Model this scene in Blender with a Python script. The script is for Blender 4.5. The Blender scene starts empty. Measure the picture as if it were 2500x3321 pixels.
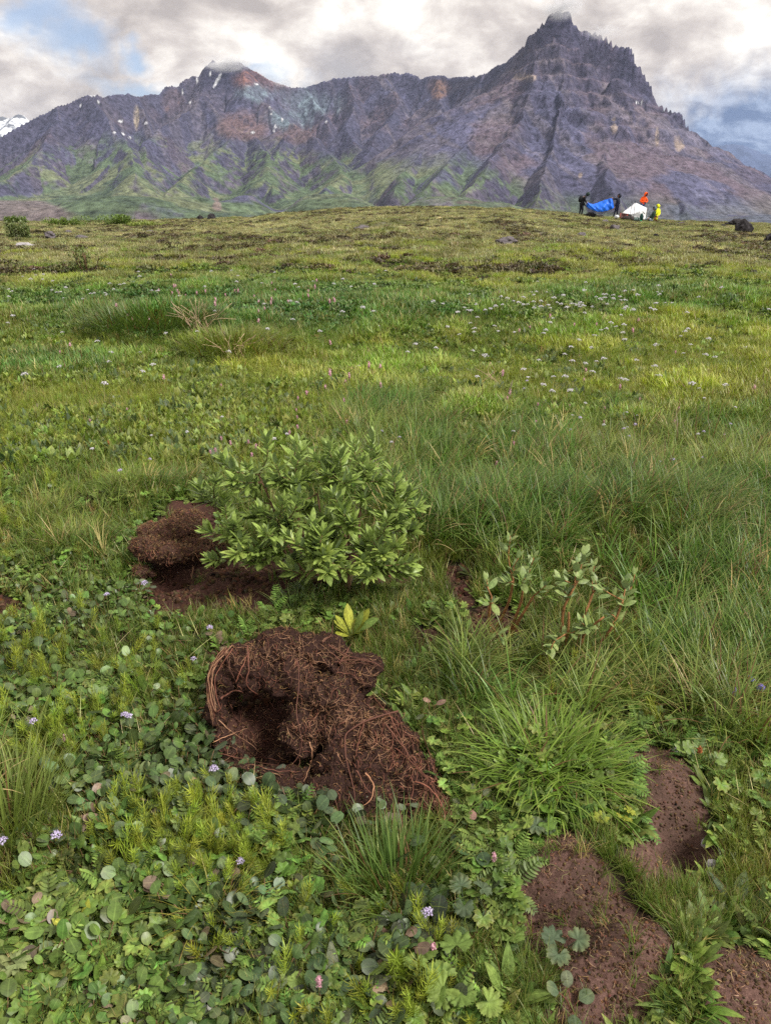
import bpy, math, random
import numpy as np
from mathutils import Vector, Matrix, Euler
S = bpy.context.scene
C = S.collection
rad = math.radians

# ------------------------------------------------------------------ camera
F_PX, CX, CY, EYE = 2398.0, 1250.0, 1660.5, 1.45
PITCH = math.atan((CY - 670.0) / F_PX)
cP, sP = math.cos(PITCH), math.sin(PITCH)
cd = bpy.data.cameras.new('camera')
cam = bpy.data.objects.new('camera', cd); C.objects.link(cam)
cam.location = (0, 0, EYE); cam.rotation_euler = (math.pi/2 - PITCH, 0, 0)
cd.sensor_fit = 'VERTICAL'; cd.sensor_height = 24.0; cd.sensor_width = 24.0
cd.lens = 24.0 * F_PX / 3321.0
cd.clip_start = 0.05; cd.clip_end = 60000
S.camera = cam

# ------------------------------------------------------------------ light, sky, exposure
S.view_settings.view_transform = 'Standard'; S.view_settings.look = 'None'
S.view_settings.gamma = 1.0; S.view_settings.exposure = 1.72
S.view_settings.use_curve_mapping = False
SUN_EL, SUN_AZ = rad(50), rad(118)      # azimuth from +Y towards +X
sd = bpy.data.lights.new('sun', 'SUN'); sun = bpy.data.objects.new('sun', sd); C.objects.link(sun)
sd.energy = 1.5; sd.angle = rad(15); sd.color = (1.0, 0.95, 0.88)
sv = Vector((math.sin(SUN_AZ)*math.cos(SUN_EL), math.cos(SUN_AZ)*math.cos(SUN_EL), math.sin(SUN_EL)))
sun.rotation_euler = sv.to_track_quat('Z', 'Y').to_euler()
S.render.engine = 'CYCLES'
cy = S.cycles
cy.max_bounces = 7; cy.diffuse_bounces = 2; cy.glossy_bounces = 2; cy.transmission_bounces = 3; cy.volume_bounces = 1
cy.transparent_max_bounces = 6
cy.caustics_reflective = False; cy.caustics_refractive = False
cy.use_denoising = False
try:
    cy.denoiser = 'OPENIMAGEDENOISE'; cy.denoising_input_passes = 'RGB_ALBEDO_NORMAL'
except Exception: pass

def pdir(px, py):
    u = (px - CX)/F_PX; v = (CY - py)/F_PX
    return (u, cP + v*sP, -sP + v*cP)
def at_y(px, py, Y):                       # the point on a sight line at forward distance Y
    d = pdir(px, py)
    return (d[0]/d[1]*Y, Y, EYE + d[2]/d[1]*Y)
def proj(x, y, z):
    d = y*cP - (z-EYE)*sP
    d = np.maximum(d, 1e-3)
    return CX + F_PX*x/d, CY - F_PX*(y*sP + (z-EYE)*cP)/d

w = bpy.data.worlds.new('World'); S.world = w; w.use_nodes = True
nt = w.node_tree; nt.nodes.clear()
class NB:                                   # small node builder
    def __init__(s, nt): s.nt = nt
    def n(s, t, **k):
        o = s.nt.nodes.new(t)
        for a, b in k.items(): setattr(o, a, b)
        return o
    def l(s, a, b): s.nt.links.new(a, b)
    def put(s, sock, v):
        if hasattr(v, 'is_linked') or isinstance(v, bpy.types.NodeSocket): s.l(v, sock)
        else: sock.default_value = v
    def math(s, op, a, b=0.0, c=None, clamp=False):
        o = s.n('ShaderNodeMath', operation=op, use_clamp=clamp)
        s.put(o.inputs[0], a); s.put(o.inputs[1], b)
        if c is not None: s.put(o.inputs[2], c)
        return o.outputs[0]
    def vmath(s, op, a, b=None, scale=None):
        o = s.n('ShaderNodeVectorMath', operation=op)
        s.put(o.inputs[0], a)
        if b is not None: s.put(o.inputs[1], b)
        if scale is not None: s.put(o.inputs['Scale'], scale)
        return o.outputs['Value'] if op in ('DOT_PRODUCT', 'LENGTH', 'DISTANCE') else o.outputs[0]
    def noise(s, vec, scale, detail=4, rough=.55, dist=0.0, out=0):
        o = s.n('ShaderNodeTexNoise'); s.l(vec, o.inputs['Vector']) if vec else None
        o.inputs['Scale'].default_value = scale; o.inputs['Detail'].default_value = detail
        o.inputs['Roughness'].default_value = rough; o.inputs['Distortion'].default_value = dist
        return o.outputs[out]
    def maprange(s, v, a, b, c=0.0, d=1.0, smooth=True):
        o = s.n('ShaderNodeMapRange'); o.interpolation_type = 'SMOOTHSTEP' if smooth else 'LINEAR'
        s.put(o.inputs[0], v)
        for i, q in enumerate((a, b, c, d)): o.inputs[i+1].default_value = q
        return o.outputs[0]
    def mix(s, f, a, b, mode='MIX'):
        o = s.n('ShaderNodeMix', data_type='RGBA', blend_type=mode)
        s.put(o.inputs[0], f)
        s.put(o.inputs[6], a if not isinstance(a, tuple) else (*a[:3], 1)); s.put(o.inputs[7], b if not isinstance(b, tuple) else (*b[:3], 1))
        return o.outputs[2]
    def ramp(s, f, stops):
        o = s.n('ShaderNodeValToRGB'); s.put(o.inputs[0], f)
        e = o.color_ramp.elements
        while len(e) < len(stops): e.new(.5)
        for i, (p, c) in enumerate(stops): e[i].position = p; e[i].color = (*c, 1)
        return o.outputs[0]
nb = NB(nt)
tc = nb.n('ShaderNodeTexCoord').outputs['Generated']
sky = nb.n('ShaderNodeTexSky', sky_type='NISHITA', sun_disc=False, sun_elevation=SUN_EL, sun_rotation=SUN_AZ)
sep = nb.n('ShaderNodeSeparateXYZ'); nb.l(tc, sep.inputs[0])
zz = nb.math('MAXIMUM', sep.outputs[2], 0.0)
den = nb.math('ADD', zz, 0.42)
cmb = nb.n('ShaderNodeCombineXYZ')
nb.l(nb.math('DIVIDE', sep.outputs[0], den), cmb.inputs[0]); nb.l(nb.math('DIVIDE', sep.outputs[1], den), cmb.inputs[1])
cp = cmb.outputs[0]
n1 = nb.noise(cp, 3.0, 9, .56, .25)
mp = nb.vmath('ADD', cp, (7.3, 2.1, 0)); n2 = nb.noise(mp, 1.3, 3, .5, .2)
nfine = nb.noise(nb.vmath('ADD', cp, (1.7, 9.1, 0)), 10.5, 7, .6, .4)
cover = nb.math('ADD', nb.math('MULTIPLY', n1, .75), nb.math('MULTIPLY', nfine, .25))
def spot(px, py, sx, sy, wob=.06):          # soft gap in the cloud round one direction
    d = Vector(pdir(px, py)).normalized(); right = Vector((d.y, -d.x, 0)).normalized(); up = right.cross(d)
    wv = nb.vmath('ADD', tc, nb.vmath('SCALE', nb.vmath('SUBTRACT', nb.noise(tc, 7.0, 5, .6, 0, 1), (.5, .5, .5)), scale=wob*2.6))
    df = nb.vmath('SUBTRACT', wv, tuple(d))
    a = nb.math('DIVIDE', nb.vmath('DOT_PRODUCT', df, tuple(right)), sx); b = nb.math('DIVIDE', nb.vmath('DOT_PRODUCT', df, tuple(up)), sy)
    r = nb.math('SQRT', nb.math('ADD', nb.math('MULTIPLY', a, a), nb.math('MULTIPLY', b, b)))
    return nb.maprange(r, 0.15, 1.35, 1.0, 0.0)
gap = None
for g in [(110, 60, .050, .026), (225, 140, .045, .030), (445, 165, .024, .020), (620, 285, .13, .013)]:
    k = spot(*g)
    gap = k if gap is None else nb.math('MAXIMUM', gap, k)
low = nb.math('MAXIMUM', spot(2420, 425, .12, .05), spot(2560, 350, .10, .05, .05))
gapn = nb.maprange(n2, .60, .75, 0.0, .6)      # further soft gaps elsewhere
gap = nb.math('MAXIMUM', gap, gapn)
cloudc = nb.ramp(cover, [(.40, (.47, .42, .395)), (.47, (.66, .595, .55)), (.53, (.90, .835, .765)), (.59, (1.2, 1.14, 1.04))])
cloudc = nb.mix(nb.maprange(zz, .0, .10, .25, 0.0), cloudc, (.80, .82, .86))
darkc = nb.mix(nb.maprange(nfine, .42, .62), (.14, .20, .34), (.36, .44, .60))
cloudc = nb.mix(nb.math('MINIMUM', nb.math('MULTIPLY', low, 1.3), 1.0), cloudc, darkc)
bg1 = nb.n('ShaderNodeBackground'); nb.l(sky.outputs[0], bg1.inputs[0]); bg1.inputs[1].default_value = 0.06
bg2 = nb.n('ShaderNodeBackground'); nb.l(cloudc, bg2.inputs[0]); bg2.inputs[1].default_value = 0.365
veil = nb.n('ShaderNodeBackground'); veil.inputs[0].default_value = (.30, .41, .66, 1); veil.inputs[1].default_value = .30
m0 = nb.n('ShaderNodeMixShader'); m0.inputs[0].default_value = .45; nb.l(veil.outputs[0], m0.inputs[1]); nb.l(bg1.outputs[0], m0.inputs[2])
ms = nb.n('ShaderNodeMixShader'); nb.l(nb.math('MULTIPLY', gap, .8), ms.inputs[0])
nb.l(bg2.outputs[0], ms.inputs[1]); nb.l(m0.outputs[0], ms.inputs[2])
wo = nb.n('ShaderNodeOutputWorld'); nb.l(ms.outputs[0], wo.inputs[0])
w.cycles.sampling_method = 'MANUAL'; w.cycles.sample_map_resolution = 512

# ------------------------------------------------------------------ numpy noise
def _h(ix, iy, iz, seed):
    n = (ix.astype(np.int64)*374761393 + iy.astype(np.int64)*668265263 + iz*1274126177 + seed*974711) & 0xffffffff
    n = ((n ^ (n >> 13)) * 1274126177) & 0xffffffff
    n = n ^ (n >> 16)
    return (n & 0xffffff).astype(np.float32)/float(0xffffff)
def vn2(x, y, seed=0):
    x = np.asarray(x, float); y = np.asarray(y, float)
    ix = np.floor(x); iy = np.floor(y); fx = (x-ix).astype(np.float32); fy = (y-iy).astype(np.float32)
    fx = fx*fx*fx*(fx*(fx*6-15)+10); fy = fy*fy*fy*(fy*(fy*6-15)+10)
    a = _h(ix, iy, 0, seed); b = _h(ix+1, iy, 0, seed); c = _h(ix, iy+1, 0, seed); d = _h(ix+1, iy+1, 0, seed)
    return (a+(b-a)*fx)*(1-fy) + (c+(d-c)*fx)*fy
def fbm2(x, y, o=4, seed=0, g=.5, ridged=False):
    s = 0; a = 1; t = 0
    for i in range(o):
        # rotate each octave so that the lattice does not show
        n = vn2(x, y, seed+i*17)
        if ridged: n = 1-np.abs(2*n-1)
        s = s + a*n; t += a; a *= g
        x, y = 2.03*(x*.8-y*.6)+3.1, 2.03*(x*.6+y*.8)+1.7
    return s/t
def vn3(x, y, z, seed=0):
    ix = np.floor(x); iy = np.floor(y); iz = np.floor(z)
    fx = x-ix; fy = y-iy; fz = z-iz
    fx = fx*fx*(3-2*fx); fy = fy*fy*(3-2*fy); fz = fz*fz*(3-2*fz)
    iz = iz.astype(np.int64)
    def L(k):
        a = _h(ix, iy, iz+k, seed); b = _h(ix+1, iy, iz+k, seed); c = _h(ix, iy+1, iz+k, seed); d = _h(ix+1, iy+1, iz+k, seed)
        return (a+(b-a)*fx)*(1-fy) + (c+(d-c)*fx)*fy
    l0 = L(0); return l0 + (L(1)-l0)*fz
def fbm3(p, sc, o=4, seed=0, g=.5, ridged=False):
    s = 0; a = 1; t = 0; x, y, z = p[:, 0]*sc, p[:, 1]*sc, p[:, 2]*sc
    for i in range(o):
        n = vn3(x, y, z, seed+i*13)
        if ridged: n = 1-np.abs(2*n-1)
        s = s + a*n; t += a; a *= g; x, y, z = x*2.07+1.3, y*2.07+7.7, z*2.07+3.9
    return s/t
def sm(x, a, b):
    t = np.clip((np.asarray(x, float)-a)/(b-a), 0, 1); return t*t*(3-2*t)

# ------------------------------------------------------------------ object helpers
def tag(o, label=None, cat=None, group=None, kind=None):
    if label: o['label'] = label
    if cat: o['category'] = cat
    if group: o['group'] = group
    if kind: o['kind'] = kind
    return o
def mesh_np(name, V, faces, smooth=True):
    """faces: (n,3) or (n,4) int array, or list of such arrays, -1 in the 4th column marks a triangle"""
    me = bpy.data.meshes.new(name)
    V = np.asarray(V, np.float32); Fq = np.asarray(faces, np.int64)
    me.vertices.add(len(V)); me.vertices.foreach_set('co', V.ravel())
    if Fq.shape[1] == 4:
        tri = Fq[:, 3] < 0; tot = np.where(tri, 3, 4)
        idx = Fq.ravel()[Fq.ravel() >= 0]
    else:
        tot = np.full(len(Fq), 3); idx = Fq.ravel()
    st = np.concatenate([[0], np.cumsum(tot)[:-1]])
    me.loops.add(len(idx)); me.loops.foreach_set('vertex_index', idx.astype(np.int32))
    me.polygons.add(len(Fq)); me.polygons.foreach_set('loop_start', st.astype(np.int32))
    try: me.polygons.foreach_set('loop_total', tot.astype(np.int32))
    except Exception: pass
    me.update(calc_edges=True); me.validate()
    me.polygons.foreach_set('use_smooth', np.full(len(me.polygons), smooth))
    return me
def vattr(me, name, arr):
    arr = np.asarray(arr, np.float32)
    if arr.ndim == 1:
        a = me.attributes.new(name, 'FLOAT', 'POINT'); a.data.foreach_set('value', arr)
    else:
        if arr.shape[1] == 3: arr = np.concatenate([arr, np.ones((len(arr), 1), np.float32)], 1)
        a = me.attributes.new(name, 'FLOAT_COLOR', 'POINT'); a.data.foreach_set('color', arr.ravel())
def obj(name, me, m=None, parent=None, loc=None, link=True):
    o = bpy.data.objects.new(name, me)
    if link: C.objects.link(o)
    if m is not None and me is not None and not len(me.materials): me.materials.append(m)
    if parent: o.parent = parent
    if loc is not None: o.location = loc
    return o
def empty(name, loc, label, cat, group=None, rz=0):
    o = bpy.data.objects.new(name, None); C.objects.link(o); o.location = loc; o.rotation_euler = (0, 0, rz)
    o.empty_display_size = .1
    return tag(o, label, cat, group)
class MB:                                    # mesh buffer with a per-vertex 'vc' (along, random, kind)
    def __init__(s): s.v = []; s.f = []; s.c = []; s.n = 0
    def add(s, V, F, c):
        V = np.asarray(V, float); F = np.asarray(F, int)
        if F.shape[1] == 3: F = np.concatenate([F, np.full((len(F), 1), -1)], 1)
        c = np.asarray(c, float)
        if c.ndim == 1: c = np.tile(c, (len(V), 1))
        if c.shape[1] == 3: c = np.concatenate([c, np.full((len(c), 1), .6)], 1)
        s.v.append(V); s.c.append(c)
        s.f.append(np.where(F >= 0, F+s.n, -1)); s.n += len(V)
    def mesh(s, name, smooth=True):
        me = mesh_np(name, np.concatenate(s.v), np.concatenate(s.f), smooth)
        vattr(me, 'vc', np.concatenate(s.c)); return me
def strip(path, width, side, along0=0., along1=1., rnd=.5, kind=0., fold=0.):
    """ribbon along path (n,3); side (3,) or (n,3); width (n,), fold lifts the edges"""
    n = len(path); side = np.broadcast_to(side, (n, 3)); w = np.asarray(width)[:, None]
    t = np.gradient(path, axis=0); nr = np.cross(side, t); nr /= np.linalg.norm(nr, axis=1)[:, None]+1e-9
    if fold:
        V = np.concatenate([path - side*w + nr*w*fold, path, path + side*w + nr*w*fold]); F = []
        for i in range(n-1): F += [(i, i+1, n+i+1, n+i), (n+i, n+i+1, 2*n+i+1, 2*n+i)]
        c = np.stack([np.tile(np.linspace(along0, along1, n), 3), np.full(3*n, rnd), np.full(3*n, kind), np.repeat([1., 0., 1.], n)], 1)
    else:
        V = np.concatenate([path - side*w, path + side*w]); F = [(i, i+1, n+i+1, n+i) for i in range(n-1)]
        c = np.stack([np.tile(np.linspace(along0, along1, n), 2), np.full(2*n, rnd), np.full(2*n, kind)], 1)
    return V, np.array(F), c
def tube(path, radii, sides=5, rnd=.5, kind=0.):
    path = np.asarray(path, float); n = len(path); radii = np.broadcast_to(radii, (n,))
    t = np.gradient(path, axis=0); t /= np.linalg.norm(t, axis=1)[:, None]+1e-9
    ref = np.array([.31, .22, .92]); a = np.cross(t, ref); a /= np.linalg.norm(a, axis=1)[:, None]+1e-9; b = np.cross(t, a)
    an = np.linspace(0, 2*math.pi, sides, endpoint=False)
    V = (path[:, None] + radii[:, None, None]*(np.cos(an)[None, :, None]*a[:, None]+np.sin(an)[None, :, None]*b[:, None])).reshape(-1, 3)
    F = [(i*sides+j, i*sides+(j+1) % sides, (i+1)*sides+(j+1) % sides, (i+1)*sides+j) for i in range(n-1) for j in range(sides)]
    V = np.concatenate([V, path[:1], path[-1:]]); k = n*sides
    F += [((j+1) % sides, j, k, -1) for j in range(sides)] + [((n-1)*sides+j, (n-1)*sides+(j+1) % sides, k+1, -1) for j in range(sides)]
    al = np.concatenate([np.repeat(np.linspace(0, 1, n), sides), [0, 1]])
    return V, np.array(F), np.stack([al, np.full(len(V), rnd), np.full(len(V), kind)], 1)
def spline(P, n):
    P = np.asarray(P, float); m = len(P)
    if m < 3: return P[0] + (P[-1]-P[0])*np.linspace(0, 1, n)[:, None]
    Q = np.concatenate([[2*P[0]-P[1]], P, [2*P[-1]-P[-2]]]); out = []
    for u in np.linspace(0, m-1-1e-6, n):
        i = int(u); t = u-i; a, b, c, d = Q[i:i+4]
        out.append(.5*((2*b)+(c-a)*t+(2*a-5*b+4*c-d)*t*t+(3*b-a-3*c+d)*t**3))
    return np.array(out)
R = np.random.default_rng(7)
def U(a, b, n=None): return R.uniform(a, b, n)

# ------------------------------------------------------------------ materials
def mat(name):
    m = bpy.data.materials.new(name); m.use_nodes = True; m.node_tree.nodes.clear()
    return m, NB(m.node_tree)
def finish(m, b, sh, disp=None):
    o = b.n('ShaderNodeOutputMaterial'); b.l(sh, o.inputs[0])
    return m
def principled(b, col, rough=.6, spec=.4, normal=None):
    p = b.n('ShaderNodeBsdfPrincipled')
    b.put(p.inputs['Base Color'], (*col, 1) if isinstance(col, tuple) and len(col) == 3 else col)
    b.put(p.inputs['Roughness'], rough); p.inputs['Specular IOR Level'].default_value = spec
    if normal is not None: b.l(normal, p.inputs['Normal'])
    return p.outputs[0]
def leafmat(name, col=None, rough=.5, transl=.22, tip=None, tipamt=.5, spec=.35, var=.35, under=None, speck=0., veins=False):
    """foliage: colour is the instance's tint (or col), varied leaf by leaf; vc = (along, random, kind)"""
    m, b = mat(name)
    vc = b.n('ShaderNodeAttribute', attribute_name='vc'); sp = b.n('ShaderNodeSeparateColor'); b.l(vc.outputs['Color'], sp.inputs[0])
    if col is None:
        a = b.n('ShaderNodeAttribute', attribute_name='tint', attribute_type='INSTANCER'); base = a.outputs['Color']
    else:
        rnd = b.n('ShaderNodeObjectInfo').outputs['Random']
        col = tuple(min(.85, c*q) for c, q in zip(col, (1.45, 1.35, 1.2)))
        base = b.mix(rnd, col, tuple(min(1, c*q) for c, q in zip(col, (1.35, 1.18, 1.1))))
    k = b.maprange(sp.outputs[1], 0, 1, 1-var, 1+var, False)
    base = b.vmath('SCALE', base, scale=k)
    if tip:
        f = b.math('MULTIPLY', b.math('POWER', sp.outputs[0], 3.0), b.math('MULTIPLY', b.maprange(sp.outputs[1], .35, .95), tipamt))
        base = b.mix(f, base, tip)
    if veins:
        al = vc.outputs['Alpha']; rib = b.maprange(al, .02, .16, .5, 0)
        w_ = b.math('FRACT', b.math('SUBTRACT', b.math('MULTIPLY', sp.outputs[0], 7.0), b.math('MULTIPLY', al, 1.4)))
        vein = b.math('MULTIPLY', b.maprange(b.math('ABSOLUTE', b.math('SUBTRACT', w_, .5)), 0, .16, .22, 0), b.math('LESS_THAN', b.math('ABSOLUTE', b.math('SUBTRACT', al, .6)), .41))
        base = b.mix(b.math('MAXIMUM', rib, vein), base, b.vmath('ADD', b.vmath('SCALE', base, scale=1.5), (.05, .06, .02)))
        tn = b.n('ShaderNodeTexCoord').outputs['Object']
        base = b.vmath('SCALE', base, scale=b.maprange(b.noise(tn, 90, 4, .6), .3, .7, .72, 1.25))
    base = b.mix(b.maprange(sp.outputs[2], .45, .55, 0, 1), base, (.17, .095, .045))     # kind 1: woody / dead
    if speck:
        tcn = b.n('ShaderNodeTexCoord').outputs['Object']
        base = b.mix(b.maprange(b.noise(tcn, 420, 3, .6), .56, .72, 0, speck), base, (.11, .06, .035))
    if under:
        g = b.n('ShaderNodeNewGeometry').outputs['Backfacing']
        base = b.mix(b.math('MULTIPLY', g, under), base, (.17, .22, .14))
    p = principled(b, base, rough, spec)
    t = b.n('ShaderNodeBsdfTranslucent'); b.l(b.vmath('MULTIPLY', base, (1.15, 1.25, .6)), t.inputs[0])
    x = b.n('ShaderNodeMixShader'); x.inputs[0].default_value = transl; b.l(p, x.inputs[1]); b.l(t.outputs[0], x.inputs[2])
    return finish(m, b, x.outputs[0])
def plain(name, col, rough=.6, spec=.3, var=.2, scale=30, bump=0.):
    m, b = mat(name); t = b.n('ShaderNodeTexCoord').outputs['Object']
    n = b.noise(t, scale, 5)
    c = b.mix(b.maprange(n, .3, .7), tuple(q*(1-var) for q in col), tuple(min(1, q*(1+var)) for q in col))
    nm = None
    if bump:
        bp = b.n('ShaderNodeBump'); bp.inputs['Strength'].default_value = bump; bp.inputs['Distance'].default_value = .02
        b.l(n, bp.inputs['Height']); nm = bp.outputs[0]
    return finish(m, b, principled(b, c, rough, spec, nm))
# ------------------------------------------------------------------ the lie of the land
CREST = np.array([(-600, 719), (0, 719), (150, 723), (500, 717), (800, 707), (950, 692), (1100, 679), (1300, 671), (1500, 673), (1700, 681),
                  (1800, 688), (1900, 699), (2000, 708), (2120, 716), (2300, 722), (2500, 729), (3100, 735)], float)
YC = 68.0
def crest_z(x, y):
    px = CX + F_PX*(cP + .413*sP)*np.clip(x/np.maximum(y, .5), -1, 1)
    return EYE - (np.interp(px, CREST[:, 0], CREST[:, 1])-670)/2808.*YC
def gauss(x, y, cx, cy, rx, ry=None):
    ry = ry or rx
    return np.exp(-(((x-cx)/rx)**2 + ((y-cy)/ry)**2))
BUMPS = []                                   # filled below: (x, y, rx, ry, height)
def ground_z(x, y, detail=True):
    x = np.asarray(x, float); y = np.asarray(y, float)
    r = np.hypot(x, y)
    up = sm(y, 9, YC)*.55 + np.clip((y-9)/(YC-9), 0, 1)*.45
    z = crest_z(x, y)*np.where(y > 9, up, 0)
    z = z + .035*(fbm2(x*1.1, y*1.1, 3, 5)-.5) + sm(y, 3, 9)*(1-.45*sm(y, 40, 68))*.30*(fbm2(x*.33, y*.42, 3, 9)-.5)
    z = z + sm(y, 10, 26)*.30*(fbm2(x*.8, y*.8, 4, 19, .6)-.5)
    z = z + .20*gauss(x, y, -2.2, 10.2, 3.4, 1.2) + .14*gauss(x, y, 3.2, 11.5, 3.5, 1.4) + .12*gauss(x, y, -5.5, 9.2, 2, 1)
    o = np.maximum(y-YC, 0); z = z - np.where(o > 0, 62*(1-np.exp(-(o/190)**1.35)), 0)
    back = np.maximum(r-50, 0)*(y < 20); z = z - back*.03*(y < 0)
    if detail:
        for bx, by, rx, ry, h in BUMPS: z = z + h*gauss(x, y, bx, by, rx, ry)
        nz = r < 7
        if nz.any():
            q = np.zeros_like(z); q[nz] = .012*(fbm2(x[nz]*9, y[nz]*9, 3, 31)-.5) + .006*(fbm2(x[nz]*32, y[nz]*32, 3, 37)-.5)*1.5
            z = z + q
    return z
def on_ground(px, py):                       # where a sight line of the photograph meets the ground
    d = pdir(px, py); y = 2.0
    if d[2] >= 0: y = 60.
    y = min(66., max(.5, -EYE/min(d[2], -.005)*d[1]))
    for _ in range(60):
        gz = float(ground_z(np.array([d[0]/d[1]*y]), np.array([y]), False)[0])
        t = EYE + d[2]/d[1]*y - gz
        s = max(.02, -d[2]/d[1]+.02)
        y = min(67., max(.5, y + .6*t/s))
    return (d[0]/d[1]*y, y, gz)
def G(px, py):
    x, y, _ = on_ground(px, py); return x, y
def bump(px, py, rx, ry, h): x, y = G(px, py); BUMPS.append((x, y, rx, ry, h))
# dug-out pits, thrown-up earth and tussock swells
bump(555, 1880, .10, .07, -.16); bump(470, 1960, .06, .04, -.05); bump(700, 1900, .20, .10, .025)
bump(900, 2440, .25, .20, -.05); bump(860, 2370, .11, .12, -.11)
bump(1880, 2850, .15, .10, .075); bump(2010, 3120, .14, .08, .085); bump(1930, 3020, .07, .022, -.035); bump(1800, 3080, .10, .05, -.05); bump(1720, 2960, .06, .05, -.045)
bump(2215, 2765, .045, .040, -.15); bump(2180, 2560, .12, .12, .045); bump(2480, 3230, .22, .13, .06)
bump(1800, 2490, .26, .22, .06); bump(1900, 1750, .55, .40, .14); bump(1300, 1700, .3, .3, .05); bump(2350, 1600, .6, .6, .08)
bump(420, 1640, .3, .2, .06); bump(1050, 1900, .3, .3, .04); bump(540, 1065, .8, .5, .20); bump(850, 1130, .9, .5, .12)

def poly(pts): return np.array([G(*p) for p in pts])
def inpoly(x, y, P):
    c = np.zeros(x.shape, bool); j = len(P)-1
    for i in range(len(P)):
        xi, yi = P[i]; xj, yj = P[j]
        c ^= ((yi > y) != (yj > y)) & (x < (xj-xi)*(y-yi)/(yj-yi+1e-12)+xi); j = i
    return c
def pdist(x, y, P):                          # signed distance, negative inside
    d = np.full(x.shape, 1e9); j = len(P)-1
    for i in range(len(P)):
        ax, ay = P[j]; bx, by = P[i]; dx, dy = bx-ax, by-ay
        t = np.clip(((x-ax)*dx+(y-ay)*dy)/(dx*dx+dy*dy+1e-12), 0, 1)
        d = np.minimum(d, np.hypot(x-ax-t*dx, y-ay-t*dy)); j = i
    return np.where(inpoly(x, y, P), -d, d)
BARE = [poly(p) for p in [
    [(1690, 2770), (1800, 2720), (1890, 2790), (1960, 2900), (2080, 3030), (2150, 3150), (2130, 3260), (2060, 3330), (1960, 3400), (1780, 3330), (1830, 3180), (1700, 3060), (1650, 2980), (1660, 2840)],
    [(1990, 2480), (2080, 2420), (2180, 2470), (2280, 2600), (2310, 2760), (2250, 2860), (2090, 2890), (2010, 2830), (2070, 2700), (2030, 2600)],
    [(2290, 3130), (2370, 3100), (2560, 3180), (2700, 3330), (2600, 3500), (2300, 3450), (2280, 3300)],
    [(470, 1850), (560, 1820), (760, 1800), (930, 1830), (960, 1930), (880, 2000), (760, 1990), (640, 1990), (540, 2010), (480, 1960)],
    [(-60, 1940), (40, 1945), (90, 1980), (60, 2020), (-60, 2030)],
    [(1510, 1990), (1600, 1960), (1680, 2000), (1700, 2070), (1620, 2130), (1540, 2120)],
    [(1350, 2040), (1410, 2040), (1420, 2090), (1360, 2100)], [(1440, 1850), (1510, 1850), (1540, 1960), (1500, 1990), (1470, 1930)],
    [(690, 2120), (1120, 2130), (1330, 2400), (1450, 2640), (1290, 2680), (1000, 2590), (760, 2500), (670, 2330)],
    [(1190, 1830), (1330, 1830), (1340, 1900), (1220, 1920)],
    [(950, 1770), (1190, 1790), (1180, 1900), (960, 1930)], [(560, 1640), (700, 1640), (720, 1800), (500, 1830), (420, 1800)]]]
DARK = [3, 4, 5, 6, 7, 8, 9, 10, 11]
def bareness(x, y, grow=0., which=None):
    b = np.zeros(x.shape); n = (np.hypot(x, y) < 6) & (y > 0)
    if n.any():
        xx, yy = x[n], y[n]; w = .035*(fbm2(xx*14, yy*14, 3, 71)-.5)
        d = np.full(xx.shape, 9.)
        for P in (BARE if which is None else [BARE[i] for i in which]): d = np.minimum(d, pdist(xx, yy, P))
        b[n] = 1 - sm(d+w-grow, -.012, .018)
    return b

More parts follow.
